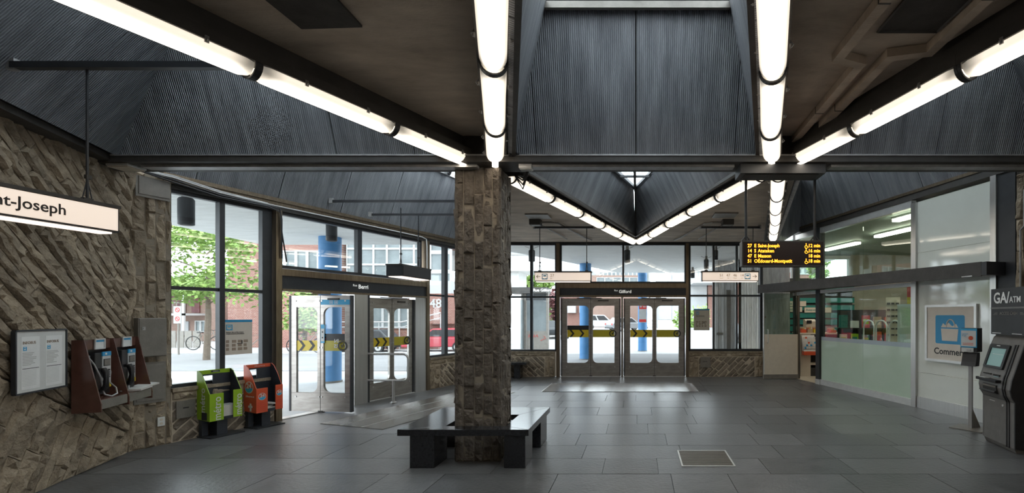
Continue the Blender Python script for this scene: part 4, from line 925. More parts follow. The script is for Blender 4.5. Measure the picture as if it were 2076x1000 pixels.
for za, zb in ((.20, .62), (.625, 2.72), (2.725, 3.62)): B('milky_panel', we, m_milk, 4.235, 5.6, -.005, .012, za, zb)
B('backing', we, m_mortar, 5.95, 13.5, .0, .4, 0, 3.7)
columns(5.97, 7.5, 0, 3.6, (.10, .13), (.25, .6), we, depth=.05)
B('stone_face', we, m_stone, 7.5, 13.5, -.05, 0, 0, 3.7)
mk('conduit', M().tube([(6.12, -.085, 3.35), (6.12, -.085, 2.85), (6.07, -.085, 2.8), (6.07, -.085, 1.9)], .012, 6), m_galv, we)
t = T('canopy_beam', 'dark steel canopy beam over the shop front, chipped at its near end', 'canopy', (FE[0][0], FE[0][1], 0), FE[1])
mk('canopy', M().prism([(.26, -1.0), (5.72, -.35), (5.80, 0), (.26, 0)], 'z', 2.225, 2.385), m_dark, t)
mk('fascia', M().prism([(.255, -1.012), (5.73, -.362), (5.728, -.345), (.257, -.995)], 'z', 2.185, 2.395), m_dark, t)
B('chip', t, m_sheet, 5.45, 5.62, -.40, -.385, 2.19, 2.205); B('end_cap', t, m_black, 5.725, 5.81, -.36, 0, 2.2, 2.39)
door_shop = struct('door_5', (4.1, 11.97, 0), R(2))
B('lower_panel', door_shop, m_cream, -.88, -.02, -.02, .02, .12, 1.14); B('kick_rail', door_shop, m_greym, -.90, 0, -.024, .024, .012, .12)
B('pane', door_shop, m_sglass, -.88, -.02, -.006, .006, 1.14, 2.18); B('stile', door_shop, m_alum, -.905, -.88, -.022, .022, .012, 2.2); B('stile', door_shop, m_bronze, -.022, 0.0, -.022, .022, .012, 2.2)
B('top_patch', door_shop, m_alum, -.14, 0, -.026, .026, 2.13, 2.2)
mk('handle', M().tube([(-.80, -.02, 1.26), (-.80, -.07, 1.26), (-.80, -.07, .93), (-.80, -.02, .93)], .013, 8), m_alum, door_shop, smooth=True)
mk('lock', M().disc(-.86, 1.58, .022, -.03, -.02, 12), m_bronze, door_shop)
# shop room
sh = struct('shop_interior')
B('shop_floor', sh, m_shopfl, 3.6, 11.5, 4.5, 16, -.05, -.021)
mk('shop_floor_front', M().prism([wpt(FE, .4, .02)[:2], wpt(FE, 6, .02)[:2], (10.5, 5.5), (10.5, 15.5), (4.05, 15.5)], 'z', -.03, .0), m_shopfl, sh)
B('shop_wall', sh, m_shopw, 10.4, 10.6, 5, 15.6, 0, 3.7); B('shop_wall', sh, m_shopw, 4.05, 10.6, 15.2, 15.4, 0, 2.45); B('shop_wall', sh, m_shopw, 5.4, 10.5, 5.4, 5.6, 0, 3.7); B('shop_wall', sh, m_shopw, 6.9, 10.6, 15.2, 15.4, 2.45, 3.7)
B('pane', sh, m_glass, 4.05, 6.9, 15.28, 15.29, 2.45, 3.5)
for x in (4.05, 5.0, 5.95, 6.85): B('window_frame', sh, m_white, x, x+.06, 15.2, 15.36, 2.45, 3.5)
B('window_frame', sh, m_white, 4.05, 6.9, 15.2, 15.36, 3.45, 3.56)
mk('shop_ceiling', M().prism([wpt(FE, .3, .1)[:2], wpt(FE, 6.2, .1)[:2], (10.5, 5.5), (10.5, 15.5), (4.0, 15.5)], 'z', 3.58, 3.66), m_greenish, sh)
B('side_wall', sh, m_shopw, 3.95, 4.05, 12.6, 15.4, 0, 2.45)
for k, (x, y) in enumerate(((5.3, 8.7), (5.9, 10.6), (6.9, 8.6), (7.6, 11.4), (5.6, 12.9), (8.8, 9.4))):
    t = T('shop_light', 'fluorescent strip light on the shop ceiling, number %d from the doors in depth' % (k+1) if 0 else ['shop ceiling strip light nearest the milky glass panel', 'shop ceiling strip light behind the middle of the shop glass', 'shop ceiling strip light second from the milky panel', 'shop ceiling strip light above the back aisle', 'shop ceiling strip light above the counter', 'shop ceiling strip light deepest in the shop'][k], 'ceiling light', (x, y, 3.54), FE[1]+R(90)*(0), 'fluorescent lights in the shop')
    B('housing', t, m_alum, -.7, .7, -.09, .09, -.0, .04); B('diffuser', t, m_shoplamp, -.68, .68, -.075, .075, -.05, 0)
t = T('shop_counter', 'cream shop counter just inside the open shop door', 'counter', (4.34, 12.5, 0))
B('end_panel', t, m_cream, 0, .27, 0, .04, 0, 1.12); B('worktop', t, m_cream, -.02, 1.3, -.03, .6, 1.12, 1.16); B('side_panel', t, m_cream, 1.24, 1.28, 0, .55, 0, 1.12)
for z in (.3, .62, .86): B('shelf', t, m_cream, .27, 1.24, .02, .5, z, z+.03)
B('back_panel', t, m_shopdk, .0, 1.24, .5, .53, 0, 1.1); B('plinth', t, m_shopdk, .27, 1.24, .03, .06, 0, .22)
t = T('display_rack', 'small tilted rack of lottery tickets hung on the shop counter end', 'rack', (4.50, 12.44, .98))
mk('back', M().prism([(-.02, -.02), (-.16, -.30), (.0, -.30), (.04, .12)], 'x', -.14, .2), m_paper, t); mk('base', M().prism([(-.16, -.30), (-.16, -.40), (.02, -.40), (.0, -.30)], 'x', -.14, .2), m_orange, t)
for i in range(6):
    for j in range(5):
        B('ticket', t, (m_sheet, m_paper, m_orange, m_beige, m_blue)[rnd.choice((0, 0, 1, 1, 2, 3, 4))], -.13+i*.055, -.085+i*.055, -.05-.026*(4-j)-.012, -.045-.026*(4-j), .03-.065*(4-j), .075-.065*(4-j))
t = T('cash_register', 'cream cash register with a dark display on the shop counter', 'cash register', (4.66, 12.86, 1.16)); B('body', t, m_cream, -.14, .2, -.16, .16, 0, .12); mk('head', M().prism([(-.1, .12), (-.12, .3), (.02, .36), (.12, .36), (.12, .12)], 'x', -.08, .2), m_cream, t); B('display', t, m_phone, -.07, .06, -.145, -.115, .24, .33)
for k, (x, mm, w_, h_) in enumerate(((4.43, m_orange, .13, .09), (4.80, m_yellow, .2, .10), (5.2, m_orange, .2, .07), (4.60, m_card, .13, .1))):
    t = T('candy_box', ['orange candy box at the left end of the shop counter', 'yellow candy box beside the cash register', 'orange candy tray at the right of the shop counter', 'brown candy carton against the cash register'][k], 'box', (x, 12.56, 1.16), 0, 'candy boxes on the shop counter'); B('box', t, mm, -w_/2, w_/2, -.06, .06, 0, h_); B('lid', t, m_card, -w_/2, w_/2, .05, .065, h_, h_+.06)
    for j in range(3): B('bar', t, (m_red, m_yellow, m_sheet)[j], -w_/2+.012+j*w_/3.2, -w_/2+.01+j*w_/3.2+w_/4.2, -.055, .04, h_, h_+.02)
t = T('tobacco_shelf', 'teal shelf wall behind the shop counter', 'shelf', (4.2, 14.1, 0))
B('back', t, m_shopdk, 0, 2.3, .1, .15, 0, 2.75)
for z in (.95, 1.15, 1.35, 1.55, 1.78, 2.0, 2.35): B('shelf_front', t, m_teal, 0, 2.3, -.04, .1, z, z+.15); B('shelf_edge', t, m_shopdk, 0, 2.3, -.045, -.0, z+.15, z+.17)
for k, (x0, x1, z, tx) in enumerate(((.22, .84, 1.90, 'Une pièce'), (.12, .72, 1.73, "d'identité ?"), (.79, 1.6, 1.71, 'Avez-vous    ?'))):
    f = B('message_board', t, m_cream, x0, x1, -.075, -.05, z, z+.15); text(tx, .095, m_teal, t, (x0+.04, -.077, z+.075), bold=.001)
cols = (m_red, m_yellow, m_blue, m_cream, m_orange, m_card, m_teal, m_sheet, m_green)
nmc = {id(m_red): 'red', id(m_yellow): 'yellow', id(m_blue): 'blue', id(m_cream): 'cream', id(m_orange): 'orange', id(m_card): 'brown', id(m_teal): 'teal', id(m_sheet): 'white', id(m_green): 'green'}
for g, (gx, gy, lab, n_) in enumerate(((5.35, 10.5, 'nearer', 3), (6.6, 11.4, 'farther', 4))):
    t = T('shop_gondola', 'dark shop shelving unit with goods, the %s one behind the shop glass' % lab, 'shelf', (gx, gy, 0), R(-20))
    B('back', t, m_shopdk, -.8, .8, .18, .22, 0, 1.75); B('base', t, m_shopdk, -.8, .8, -.2, .2, 0, .12)
    for z in (.55, .95, 1.32): B('shelf', t, m_shopdk, -.8, .8, -.2, .2, z, z+.025)
    ca, sa = math.cos(R(-20)), math.sin(R(-20))
    for lv, z in enumerate((.975, 1.345)):
        for i in range(7):
            mm = cols[rnd.randrange(9)]; w_ = rnd.uniform(.14, .2); h_ = rnd.uniform(.14, .3); x = -.69+i*.23
            p = T('product_box', '%s package, %s from the left on the %s shelf of the %s shop unit' % (nmc[id(mm)], ('first', 'second', 'third', 'fourth', 'fifth', 'sixth', 'last')[i], ('middle', 'top')[lv], lab), 'package', (gx+x*ca-(-.06)*sa, gy+x*sa+(-.06)*ca, z), R(-20), 'packages on the %s shop shelving' % lab)
            B('carton', p, mm, -w_/2, w_/2, -.1, .1, 0, h_); B('print', p, cols[rnd.randrange(9)], -w_*.35, w_*.35, -.102, -.1, h_*.3, h_*.7)
t = T('carton_stack_box', 'brown cardboard box printed with a red ring behind the shop glass', 'cardboard box', (5.15, 11.2, 0), R(-25)); B('carton', t, m_card, -.28, .28, -.2, .2, .7, 1.35); mk('ring_print', M().disc(.0, 1.05, .14, -.204, -.2).disc(.0, 1.05, .11, -.206, -.204), m_red, t); B('stand', t, m_shopdk, -.25, .25, -.18, .18, 0, .7)
t = T('glasses_stand', 'cream upright display stand of dark sunglasses behind the shop glass', 'display stand', (5.30, 9.73, 0), R(-30)); B('panel', t, m_cream, -.13, .13, -.02, .02, .5, 2.0); mk('foot', M().lathe([(.2, 0), (.2, .03), (.03, .05), (.03, .5)], 14), m_shopdk, t)
for i in range(3):
    for j in range(6): B('sunglasses', t, m_ink, -.11+i*.078, -.05+i*.078, -.05, -.02, 1.2+j*.13, 1.235+j*.13)
for k in range(3):
    s0 = 2.62+k*.36
    t = T('hoop_rail', 'bent pale steel hoop rail behind the shop glass, %s of three' % ('leftmost', 'middle', 'rightmost')[k], 'rail', **on(FE, s0, .2), group=None)
    mk('hoop', M().tube([(0, 0, 0), (0, 0, 1.38)]+[(.15-.15*math.cos(R(a)), 0, 1.38+.14*math.sin(R(a))) for a in (20, 45, 70, 90, 110, 135, 160)]+[(.30, 0, 1.38), (.30, 0, 0)], .016, 8), m_alum, t, smooth=True)
    mk('crossbar', M().tube([(0, 0, .9), (.30, 0, .9)], .01, 6), m_alum, t)
for k, (x, y, mm, lab) in enumerate(((5.2, 8.75, m_red, 'red and yellow hanging poster near the top of the shop glass'), )):
    t = T('hanging_poster', lab, 'poster', (x, y, 1.62), FE[1]); B('sheet', t, mm, -.22, .30, 0, .006, .35, .62); B('sheet_foot', t, m_yellow, -.22, .30, 0, .006, .22, .35)
    for i in range(2): B('print', t, m_beige, .0+i*.12, .07+i*.12, -.002, 0, .38, .58)
t = T('frosted_poster', 'pale translucent poster in the lower shop glass beside the steel post', 'poster', **on(FE, 3.9, .06, 0)); B('sheet', t, m_milk, -.2, .22, 0, .005, 1.05, 1.82); B('rail', t, m_alum, -.2, .22, -.005, .01, 1.8, 1.83)
for k, (x, y, mm) in enumerate(((6.2, 9.44, m_sheet), (6.38, 9.41, m_teal), (6.56, 9.38, m_navy), (6.02, 9.47, m_navy))):
    t = T('hanging_garment', ['white', 'teal', 'dark blue, at the right end', 'dark blue, at the left end'][k]+' garment on the shop clothes rail', 'garment', (x, y, 1.2), R(-40), 'garments on the shop clothes rail')
    mk('cloth', M().prism([(-.2, 0), (.2, 0), (.16, .45), (.22, .42), (.1, .6), (-.1, .6), (-.22, .42), (-.16, .45)], 'y', -.03, .03), mm, t); mk('hanger', M().tube([(-.1, 0, .6), (0, 0, .66), (.1, 0, .6)], .006, 5), m_ink, t)
t = T('clothes_rail', 'dark clothes rail inside the shop', 'rail', (6.3, 9.42, 0), R(-10)); mk('rail', M().tube([(-.5, 0, 0), (-.5, 0, 1.87), (.5, 0, 1.87), (.5, 0, 0)], .015, 6), m_shopdk, t); B('foot', t, m_shopdk, -.53, -.47, -.2, .2, 0, .03); B('foot', t, m_shopdk, .47, .53, -.2, .2, 0, .03)

# ------------------------------------------------------------------ poster frame, hand gel stand, cash machine
t = T('poster_frame', 'framed Commerces sign with a blue shopping bag pictogram', 'sign', **on(FE, 4.905, -.012, 1.325))
B('board', t, m_beige, -.45, .45, -.02, 0, -.45, .45); mk('frame', M().holed(rrect(-.475, .475, -.475, .475), [rrect(-.435, .435, -.435, .435)], -.035, 0), m_alum, t)
mk('blue_square', M().prism(rrect(-.27, .27, -.17, .30, (.03,)*4), 'y', -.022, -.02), m_blue, t)
mk('bag', M().prism([(-.14, -.12), (.14, -.12), (.16, .08), (-.16, .08)], 'y', -.025, -.022).prism([(-.16, .10), (-.12, .17), (-.06, .12), (-.02, .18), (.05, .12), (.12, .16), (.16, .10)], 'y', -.025, -.022), m_beige, t)
mk('bag_handle', M().tube([(.08*math.cos(R(a))+.02, -.024, .10+.13*math.sin(R(a))) for a in range(0, 181, 15)], .010, 6), m_beige, t)
text('Commerces', .145, m_ink, t, (-.30, -.022, -.30), bold=.003)
t = T('hand_gel_stand', 'hand sanitiser dispenser on a thin post before the Commerces sign', 'dispenser', (4.77, 6.72, 0), R(-55))
B('base_plate', t, m_greym, -.2, .2, -.19, .19, 0, .008); B('post', t, m_steel, -.022, .022, -.012, .03, .008, 1.14)
mk('gusset', M().prism([(.03, .008), (.18, .008), (.03, .30)], 'y', -.004, .004), m_steel, t).rotation_euler = (0, 0, R(70))
B('case', t, m_atmd, -.105, .105, -.06, .12, 1.10, 1.44, bevel=.006); B('front_card', t, m_skyblue, -.102, .102, -.066, -.06, 1.165, 1.435); B('card_face', t, m_sheet, -.092, .092, -.069, -.066, 1.18, 1.405)
B('nozzle_plate', t, m_sheet, -.09, .06, -.066, -.06, 1.10, 1.16); B('nozzle', t, m_steel, -.02, .03, -.08, -.066, 1.115, 1.14)
mk('hand_mark', M().disc(.03, 1.30, .03, -.071, -.069, 14), m_orange, t); text('Utilisez\nle gel', .026, m_skyblue, t, (-.08, -.071, 1.345))
for j in range(2): B('print_line', t, m_orange, -.07, .06, -.0705, -.069, 1.20+j*.02, 1.207+j*.02)
mk('drip_tray', M().prism([(-.09, .90), (.05, .90), (.08, 1.02), (.08, 1.09), (-.02, 1.09), (-.06, .96)], 'x', -.09, .09), m_atmd, t)
t = T('cash_machine', 'grey cash machine with a lit screen in the right foreground', 'cash machine', (4.494, 6.107, 0), math.atan2(-.988, -.152))
prof = [(.03, .0), (.0, .06), (.0, .60), (-.035, .66), (-.05, .74), (-.03, .86), (-.01, .92), (.10, 1.27), (.13, 1.345), (.16, 1.37), (.58, 1.37), (.58, 0)]
mk('body', M().prism(prof, 'x', .02, .64), m_atm, t, bevel=.008); mk('side_cheek', M().prism([(y, z) for y, z in prof[1:]], 'x', 0, .02), m_atm, t, bevel=.004); mk('side_cheek', M().prism([(y, z) for y, z in prof[1:]], 'x', .64, .66), m_atmd, t, bevel=.004)
for xx in (.50, .545): mk('front_ridge', M().prism([(-.008, .05), (-.008, .58), (-.045, .66), (-.06, .74), (-.04, .87), (-.02, .92), (.09, 1.27), (.12, 1.27), (.0, .92), (0, .58), (0.02, .05)], 'x', xx, xx+.018), m_atmd, t)
sc = part('screen_unit', t, (.24, .047, 1.10)); sc.rotation_euler = (R(-17.5), 0, 0)
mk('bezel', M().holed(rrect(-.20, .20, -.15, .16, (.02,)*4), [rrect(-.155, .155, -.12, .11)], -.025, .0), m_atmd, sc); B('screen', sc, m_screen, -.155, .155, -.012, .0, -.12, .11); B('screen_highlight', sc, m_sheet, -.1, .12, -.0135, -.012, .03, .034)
B('label', sc, m_alum, -.05, .02, -.027, -.025, .135, .145)
B('keypad_shelf', t, m_atmd, .03, .46, -.10, -.03, .80, .835, bevel=.006)
ks = M()
for i in range(4):
    for j in range(3): ks.box(.10+i*.035, .127+i*.035, -.095+j*.021, -.079+j*.021, .835, .842)
mk('keypad', ks, m_alum, t); B('card_slot', t, m_ink, .30, .42, -.04, -.02, .875, .895); B('receipt_slot', t, m_ink, .08, .24, -.035, -.015, .88, .895); B('slot_lights', t, m_screen, .31, .41, -.042, -.04, .865, .872)
B('cash_drawer_recess', t, m_ink, .12, .40, -.06, -.03, .66, .765); mk('cash_flap', M().prism([(-.05, .66), (-.095, .68), (-.085, .70), (-.05, .69)], 'x', .1, .42), m_atmd, t); B('cash_lip', t, m_greym, .13, .39, -.064, -.06, .735, .755)
B('door_seam', t, m_ink, .02, .64, -.004, .0, .595, .602); mk('lock', M().disc(.44, .53, .015, -.012, .0, 12), m_alum, t); B('door_badge', t, m_alum, .16, .27, -.004, 0, .55, .557); B('white_tag', t, m_sheet, -.003, .0, -.0, .05, .60, .67)
hd_ = part('topper', t, (0, .10, 1.38)); B('panel', hd_, m_atmd, .0, .72, 0, .03, 0, .58); B('rail', hd_, m_atm, .0, .72, -.006, 0, .325, .345)
text('GA/', .19, m_white, hd_, (.06, -.003, .455), bold=.004); text('ATM', .105, m_white, hd_, (.38, -.003, .43), bold=.001)
text('ACCESS CASH', .055, m_greym, hd_, (.36, -.003, .265), align='CENTER')
for s in (-1, 1):
    for j in range(3): B('wing_line', hd_, m_greym, *sorted((.36+s*.22, .36+s*(.31-j*.02))), -.004, 0, .25+j*.012, .254+j*.012)
for x in (.03, .43): B('small_print', hd_, m_white, x, x+.18, -.003, 0, .015, .022)
# ------------------------------------------------------------------ street outside
gr = struct('sidewalk'); mk('paving', M().prism([(-60, -5), (60, -5), (60, 20.5), (-60, 20.5)], 'z', -.2, -.065), m_walk, gr)
road = struct('road'); mk('asphalt', M().prism([(-160, -40), (160, -40), (160, 220), (-160, 220)], 'z', -.4, -.21), m_road, road)
B('asphalt_strip', road, m_road, -70, 60, 14.2, 20.5, -.064, -.05)
B('far_sidewalk', gr, m_walk, -70, -7.5, 20.5, 60, -.2, -.03); B('far_lot', gr, m_walk, -7.4, 70, 20.5, 130, -.2, -.05); B('kerb', gr, m_whitex, -70, -7.5, 20.4, 20.55, -.1, -.015)
sf = struct('canopy_soffit')
mk('soffit', M().prism([(-10.2, 2), (-10.2, 10.3), (-10.5, 13.1), (-4.6, 13.1), (-3.9, 14.7), (-2.9, 16.7), (-.9, 21.7), (7, 21.7), (7, 15.6), (4.2, 15.6), (4.2, 12.7), (3.5, 12.7), (-4.0, 12.7), (-6.3, 5.6), (-6.5, 2)], 'z', 3.60, 3.8), m_soffit, sf)
mk('soffit_edge', M().prism([(-10.3, 2), (-10.3, 10.4), (-10.6, 13.3), (-4.5, 13.3), (-3.8, 14.8), (-.8, 21.9), (7.1, 21.9), (7.1, 15.8), (4.3, 15.8), (4.3, 13), (-4, 13), (-6.4, 5), (-6.5, 2)], 'z', 3.8, 4.25), m_soffit, sf)
mk('roof', M().prism([(-8.6, -3.3), (-8.4, 5), (-6.5, 5.2), (-6.1, 4.5), (-3.6, -.6), (8.5, -.6), (8.5, -3.3)], 'z', 3.77, 3.95), m_soffit, sf)  # unseen roof cover, added to keep sky light from leaking in
for x, y, r, lab in ((-7.78, 11.85, .25, 'fat round blue column outside the Rue Berri doors'), (-2.0, 17.9, .22, 'round blue column outside the left Rue Gilford door'), (.22, 22.0, .21, 'round blue column with a red and white notice outside Rue Gilford')):
    t = T('blue_column', lab, 'column', (x, y, -.06)); mk('shaft', M().lathe([(r, 0), (r, 3.67)], 28), m_colblue, t, smooth=True); mk('collar', M().lathe([(r+.02, 0), (r+.02, .04)], 28), m_greym, t)
    if 'notice' in lab:
        B('notice', t, m_whitex, -.16, .19, -r-.03, -r-.02, 1.35, 2.2); B('notice_head', t, m_red, -.16, .19, -r-.035, -r-.03, 1.98, 2.2); B('notice_foot', t, m_red, -.16, .17, -r-.035, -r-.03, 1.38, 1.5)
        B('notice_mark', t, m_whitex, -.12, -.04, -r-.037, -r-.034, 2.05, 2.14); B('notice_mark', t, m_whitex, .02, .15, -r-.037, -r-.034, 2.06, 2.11)
def can(x, y, r, h, lab, zt=3.6):
    t = T('downlight', lab, 'outdoor lamp', (x, y, zt)); mk('can', M().lathe([(r*.9, -.16-h), (r, -.15-h), (r, -.14), (r*.8, -.11), (r*.5, -.11)], 20), m_black, t, smooth=True)
    mk('neck', M().lathe([(r*.55, -.115), (r*.55, 0)], 14), m_greym, t); mk('hanger', M().tube([(-r*2.2, 0, -.01), (0, 0, -.09), (r*2.2, 0, -.01)], .008, 5), m_galv, t); mk('lamp_rim', M().lathe([(r*.75, -.165-h), (r*.75, -.15-h)], 16), m_dark, t)
can(-7.18, 7.45, .105, .38, 'black can lamp hung outside the left pane of the left window')
can(-6.24, 9.55, .10, .30, 'black can lamp hung outside just above the fat blue column')
can(-3.02, 13.35, .09, .28, 'black can lamp hung outside behind the mullion of the left Gilford window')
can(-.30, 13.35, .085, .31, 'black can lamp hung outside above the Rue Gilford doors')
can(2.28, 15.6, .08, .26, 'black can lamp hung outside, middle of three right of Rue Gilford')
can(2.25, 19.2, .085, .28, 'black can lamp hung outside, lowest of three right of Rue Gilford')
can(2.24, 13.4, .06, .22, 'black can lamp hung outside, highest of three right of Rue Gilford')
for x, y, w_, d_, lab in ((3.18, 17.2, .78, .5, 'left rough concrete pier outside the right Gilford window'), (3.87, 16.4, .60, .5, 'right rough concrete pier outside the right Gilford window')):
    t = T('concrete_pier', lab, 'pier', (x, y, -.06)); m = M()
    k = 7
    for j in range(k): m.box(-w_/2+w_*j/k, -w_/2+w_*(j+.9)/k, -d_/2-rnd.uniform(.02, .06), d_/2, 0, 3.66)
    m.box(-w_/2, w_/2, -d_/2, d_/2, 0, 3.66); mk('shaft', m, m_pier, t)
    if x < 3.5: B('drain_pipe', t, m_greym, .02, .16, -d_/2-.12, -d_/2-.05, 0, 2.6); B('box', t, m_greym, -.34, -.12, -d_/2-.1, -d_/2-.04, .98, 1.06)
# buildings
def windows(par, x0, x1, z0, z1, nx, nz, y, fm=None, fw=.07):
    fm = fm or m_whitex
    dx = (x1-x0)/nx; dz = (z1-z0)/nz
    for i in range(nx):
        for j in range(nz):
            f = mk('window', M().holed(rrect(x0+i*dx, x0+(i+1)*dx, z0+j*dz, z0+(j+1)*dz), [rrect(x0+i*dx+fw, x0+(i+1)*dx-fw, z0+j*dz+fw, z0+(j+1)*dz-fw)], y-.08, y+.02), fm, par)
            B('window_pane', f, m_gfar, x0+i*dx+fw, x0+(i+1)*dx-fw, y-.03, y-.01, z0+j*dz+fw, z0+(j+1)*dz-fw)
t = T('brick_building', 'large red brick building with white gridded windows across Rue Berri', 'building', (0, 24, 0))
B('wall', t, m_brick, -21, -15.3, 0, 8, -.2, 9); B('wall', t, m_brick, -15.3, -9.6, .6, 8, -.2, 3.3); B('wall', t, m_brickp, -15.3, -9.6, .3, 8, 5.9, 9)
windows(t, -18.6, -15.75, 3.85, 4.95, 5, 1, -.0); windows(t, -15.1, -10.9, 3.45, 5.9, 6, 3, .35, fw=.05); windows(t, -10.8, -9.65, 2.9, 5.9, 1, 3, .35, fw=.1)
B('fascia', t, m_wfar, -15.3, -9.6, .1, .7, 2.5, 3.4); windows(t, -14.2, -11.6, .95, 2.3, 3, 1, .55, fw=.06)
B('number_panel', t, m_brick, -10.9, -9.5, .0, .5, 1.2, 2.75); text('480', .62, m_whitex, t, (-10.65, -.03, 2.22), bold=.012)
B('ramp_wall', t, m_brick, -15, -9.8, -1.0, -.8, -.1, .85)
mk('railing', M().tube([(-14.6, -1.2, 1.3), (-11.5, -1.2, 1.3), (-9.6, -1.2, 1.75)], .035, 6).tube([(-14.6, -1.2, 1.05), (-11.5, -1.2, 1.05), (-9.6, -1.2, 1.5)], .025, 6), m_whitex, t)
rl = M()
for k in range(6): rl.tube([(-14.6+k, -1.2, 0), (-14.6+k, -1.2, 1.3 if k < 4 else 1.3+(k-3)*.2)], .025, 6)
mk('railing_post', rl, m_whitex, t)
t = T('row_house', 'two storey brick row house with a white balcony seen through the left window', 'house', (0, 30, 0))
B('wall', t, m_brickp, -34, -27.0, 0, 7, -.2, 4.0); B('wall', t, m_brick, -27.0, -25.5, 1.5, 7, -.2, 3.6); B('roof', t, m_wfar, -34.3, -26.6, -.4, 7, 3.95, 4.15); 
mk('awning', M().prism([(-1.6, 3.0), (0, 3.45), (0, 3.5), (-1.6, 3.1)], 'x', -31.5, -27.6), m_wfar, t)
B('balcony_floor', t, m_whitex, -31.2, -27.6, -1.5, 0, 1.62, 1.75)
bl_ = M().tube([(-31.2, -1.45, 2.4), (-27.6, -1.45, 2.4)], .04, 6)
for k in range(16): bl_.tube([(-31.2+k*.24, -1.45, 1.75), (-31.2+k*.24, -1.45, 2.4)], .02, 4)
mk('balcony_railing', bl_, m_greym, t); B('balcony_post', t, m_whitex, -27.75, -27.6, -1.5, -1.4, 0, 3.1)
for x0, z0, z1, mm in ((-30.4, 1.8, 2.95, m_wfar), (-29.4, 1.8, 2.9, m_leafp), (-28.5, 1.8, 2.8, m_leafp), (-30.8, 0, 1.25, m_wfar), (-29.2, 0, 1.25, m_wfar)): B('door_panel', t, mm, x0, x0+.5, -.08, 0, z0, z1)
windows(t, -28.3, -27.6, .55, 1.3, 2, 1, 0); windows(t, -26.8, -26.2, 1.9, 2.9, 1, 1, 1.5); windows(t, -26.6, -25.8, .3, 1.4, 1, 1, 1.5, m_atmd); B('hood', t, m_wfar, -26.9, -25.6, .9, 1.5, 1.45, 1.6)
t = T('board_fence', 'low grey fence of separate boards along the far Berri sidewalk', 'fence', (-25.5, 23.5, 0))
B('rail', t, m_greym, 0, 3.6, .02, .06, .55, .62)
for k in range(9): B('fence_board', t, m_greym, k*.4, k*.4+.34, -.02, .02, 0, .85)
t = T('parking_sign', 'white parking sign on a thin post seen through the left window', 'street sign', (-19.6, 20, 0)); mk('post', M().cyl((0, 0, -.05), (0, 0, 2.0), .035, 8), m_greym, t)
B('plate', t, m_whitex, -.17, .15, -.05, -.03, 1.28, 2.02)
for z in (1.86, 1.48): mk('ring_mark', M().holed([(.0+.1*math.cos(R(a)), z+.1*math.sin(R(a))) for a in range(0, 360, 24)], [[(.07*math.cos(R(a)), z+.07*math.sin(R(a))) for a in range(0, 360, 24)]], -.056, -.05).prism([(-.06, z+.04), (-.04, z+.06), (.06, z-.04), (.04, z-.06)], 'y', -.056, -.05), m_red, t)
def tree(x, y, h, cr, n, lab, mat=None, zb=1.2, ls=.10, name='street_tree'):
    t = T(name, lab, 'tree', (x, y, -.06)); mk('trunk', M().tube([(0, 0, 0), (.05, .02, h*.3), (0, .05, h*.6)], [.11, .09, .05], 8), m_bark, t)
    br = M()
    for k in range(9):
        a = k*2.4; z = zb*.9+k*h*.055; br.tube([(0, 0, z), (cr[0]*.4*math.cos(a), cr[1]*.4*math.sin(a), z+.35), (cr[0]*.8*math.cos(a), cr[1]*.8*math.sin(a), z+.5)], [.035, .025, .01], 5)
    mk('branches', br, m_bark, t); m = M(); cl = [(rnd.uniform(-.75, .75)*cr[0], rnd.uniform(-.75, .75)*cr[1], rnd.uniform(zb, h-.3)) for _ in range(36)]
    for i in range(n):
        c = rnd.choice(cl); p = Vector((c[0]+rnd.gauss(0, cr[0]*.17), c[1]+rnd.gauss(0, cr[1]*.17), c[2]+rnd.gauss(0, .2)))
        u = Vector((rnd.gauss(0, 1), rnd.gauss(0, 1), rnd.gauss(0, .6))).normalized(); v = u.orthogonal().normalized(); s_ = ls*rnd.uniform(.6, 1.2)
        k = len(m.v); m.v += [tuple(p-u*s_), tuple(p+v*s_*.5), tuple(p+u*s_), tuple(p-v*s_*.5)]; m.f.append((k, k+1, k+2, k+3))
    mk('foliage', m, mat or m_leaf, t, kind='stuff')
tree(-16.2, 17.6, 5.6, (2.3, 1.5), 4300, 'bright green street tree seen through the two left street windows', zb=2.35)
tree(-15.4, 21.6, 3.2, (1.0, .9), 1500, 'small green tree seen through the opened Rue Berri door', zb=1.1)
tree(-7.9, 34, 5.6, (1.1, 1.0), 1500, 'green tree behind the bus shelter', ls=.3)
tree(-6.5, 37.4, 3.9, (.7, .7), 600, 'small purple leaved tree right of the bus shelter', m_leafp, ls=.22)
tree(-8.2, 41, 5.0, (.8, .8), 1200, 'pale green tree beside the brick wall with the round sign', ls=.3)
tree(3.9, 34, 2.4, (1.2, 1.0), 600, 'low green tree seen between the two rough concrete piers', ls=.2, zb=.6)
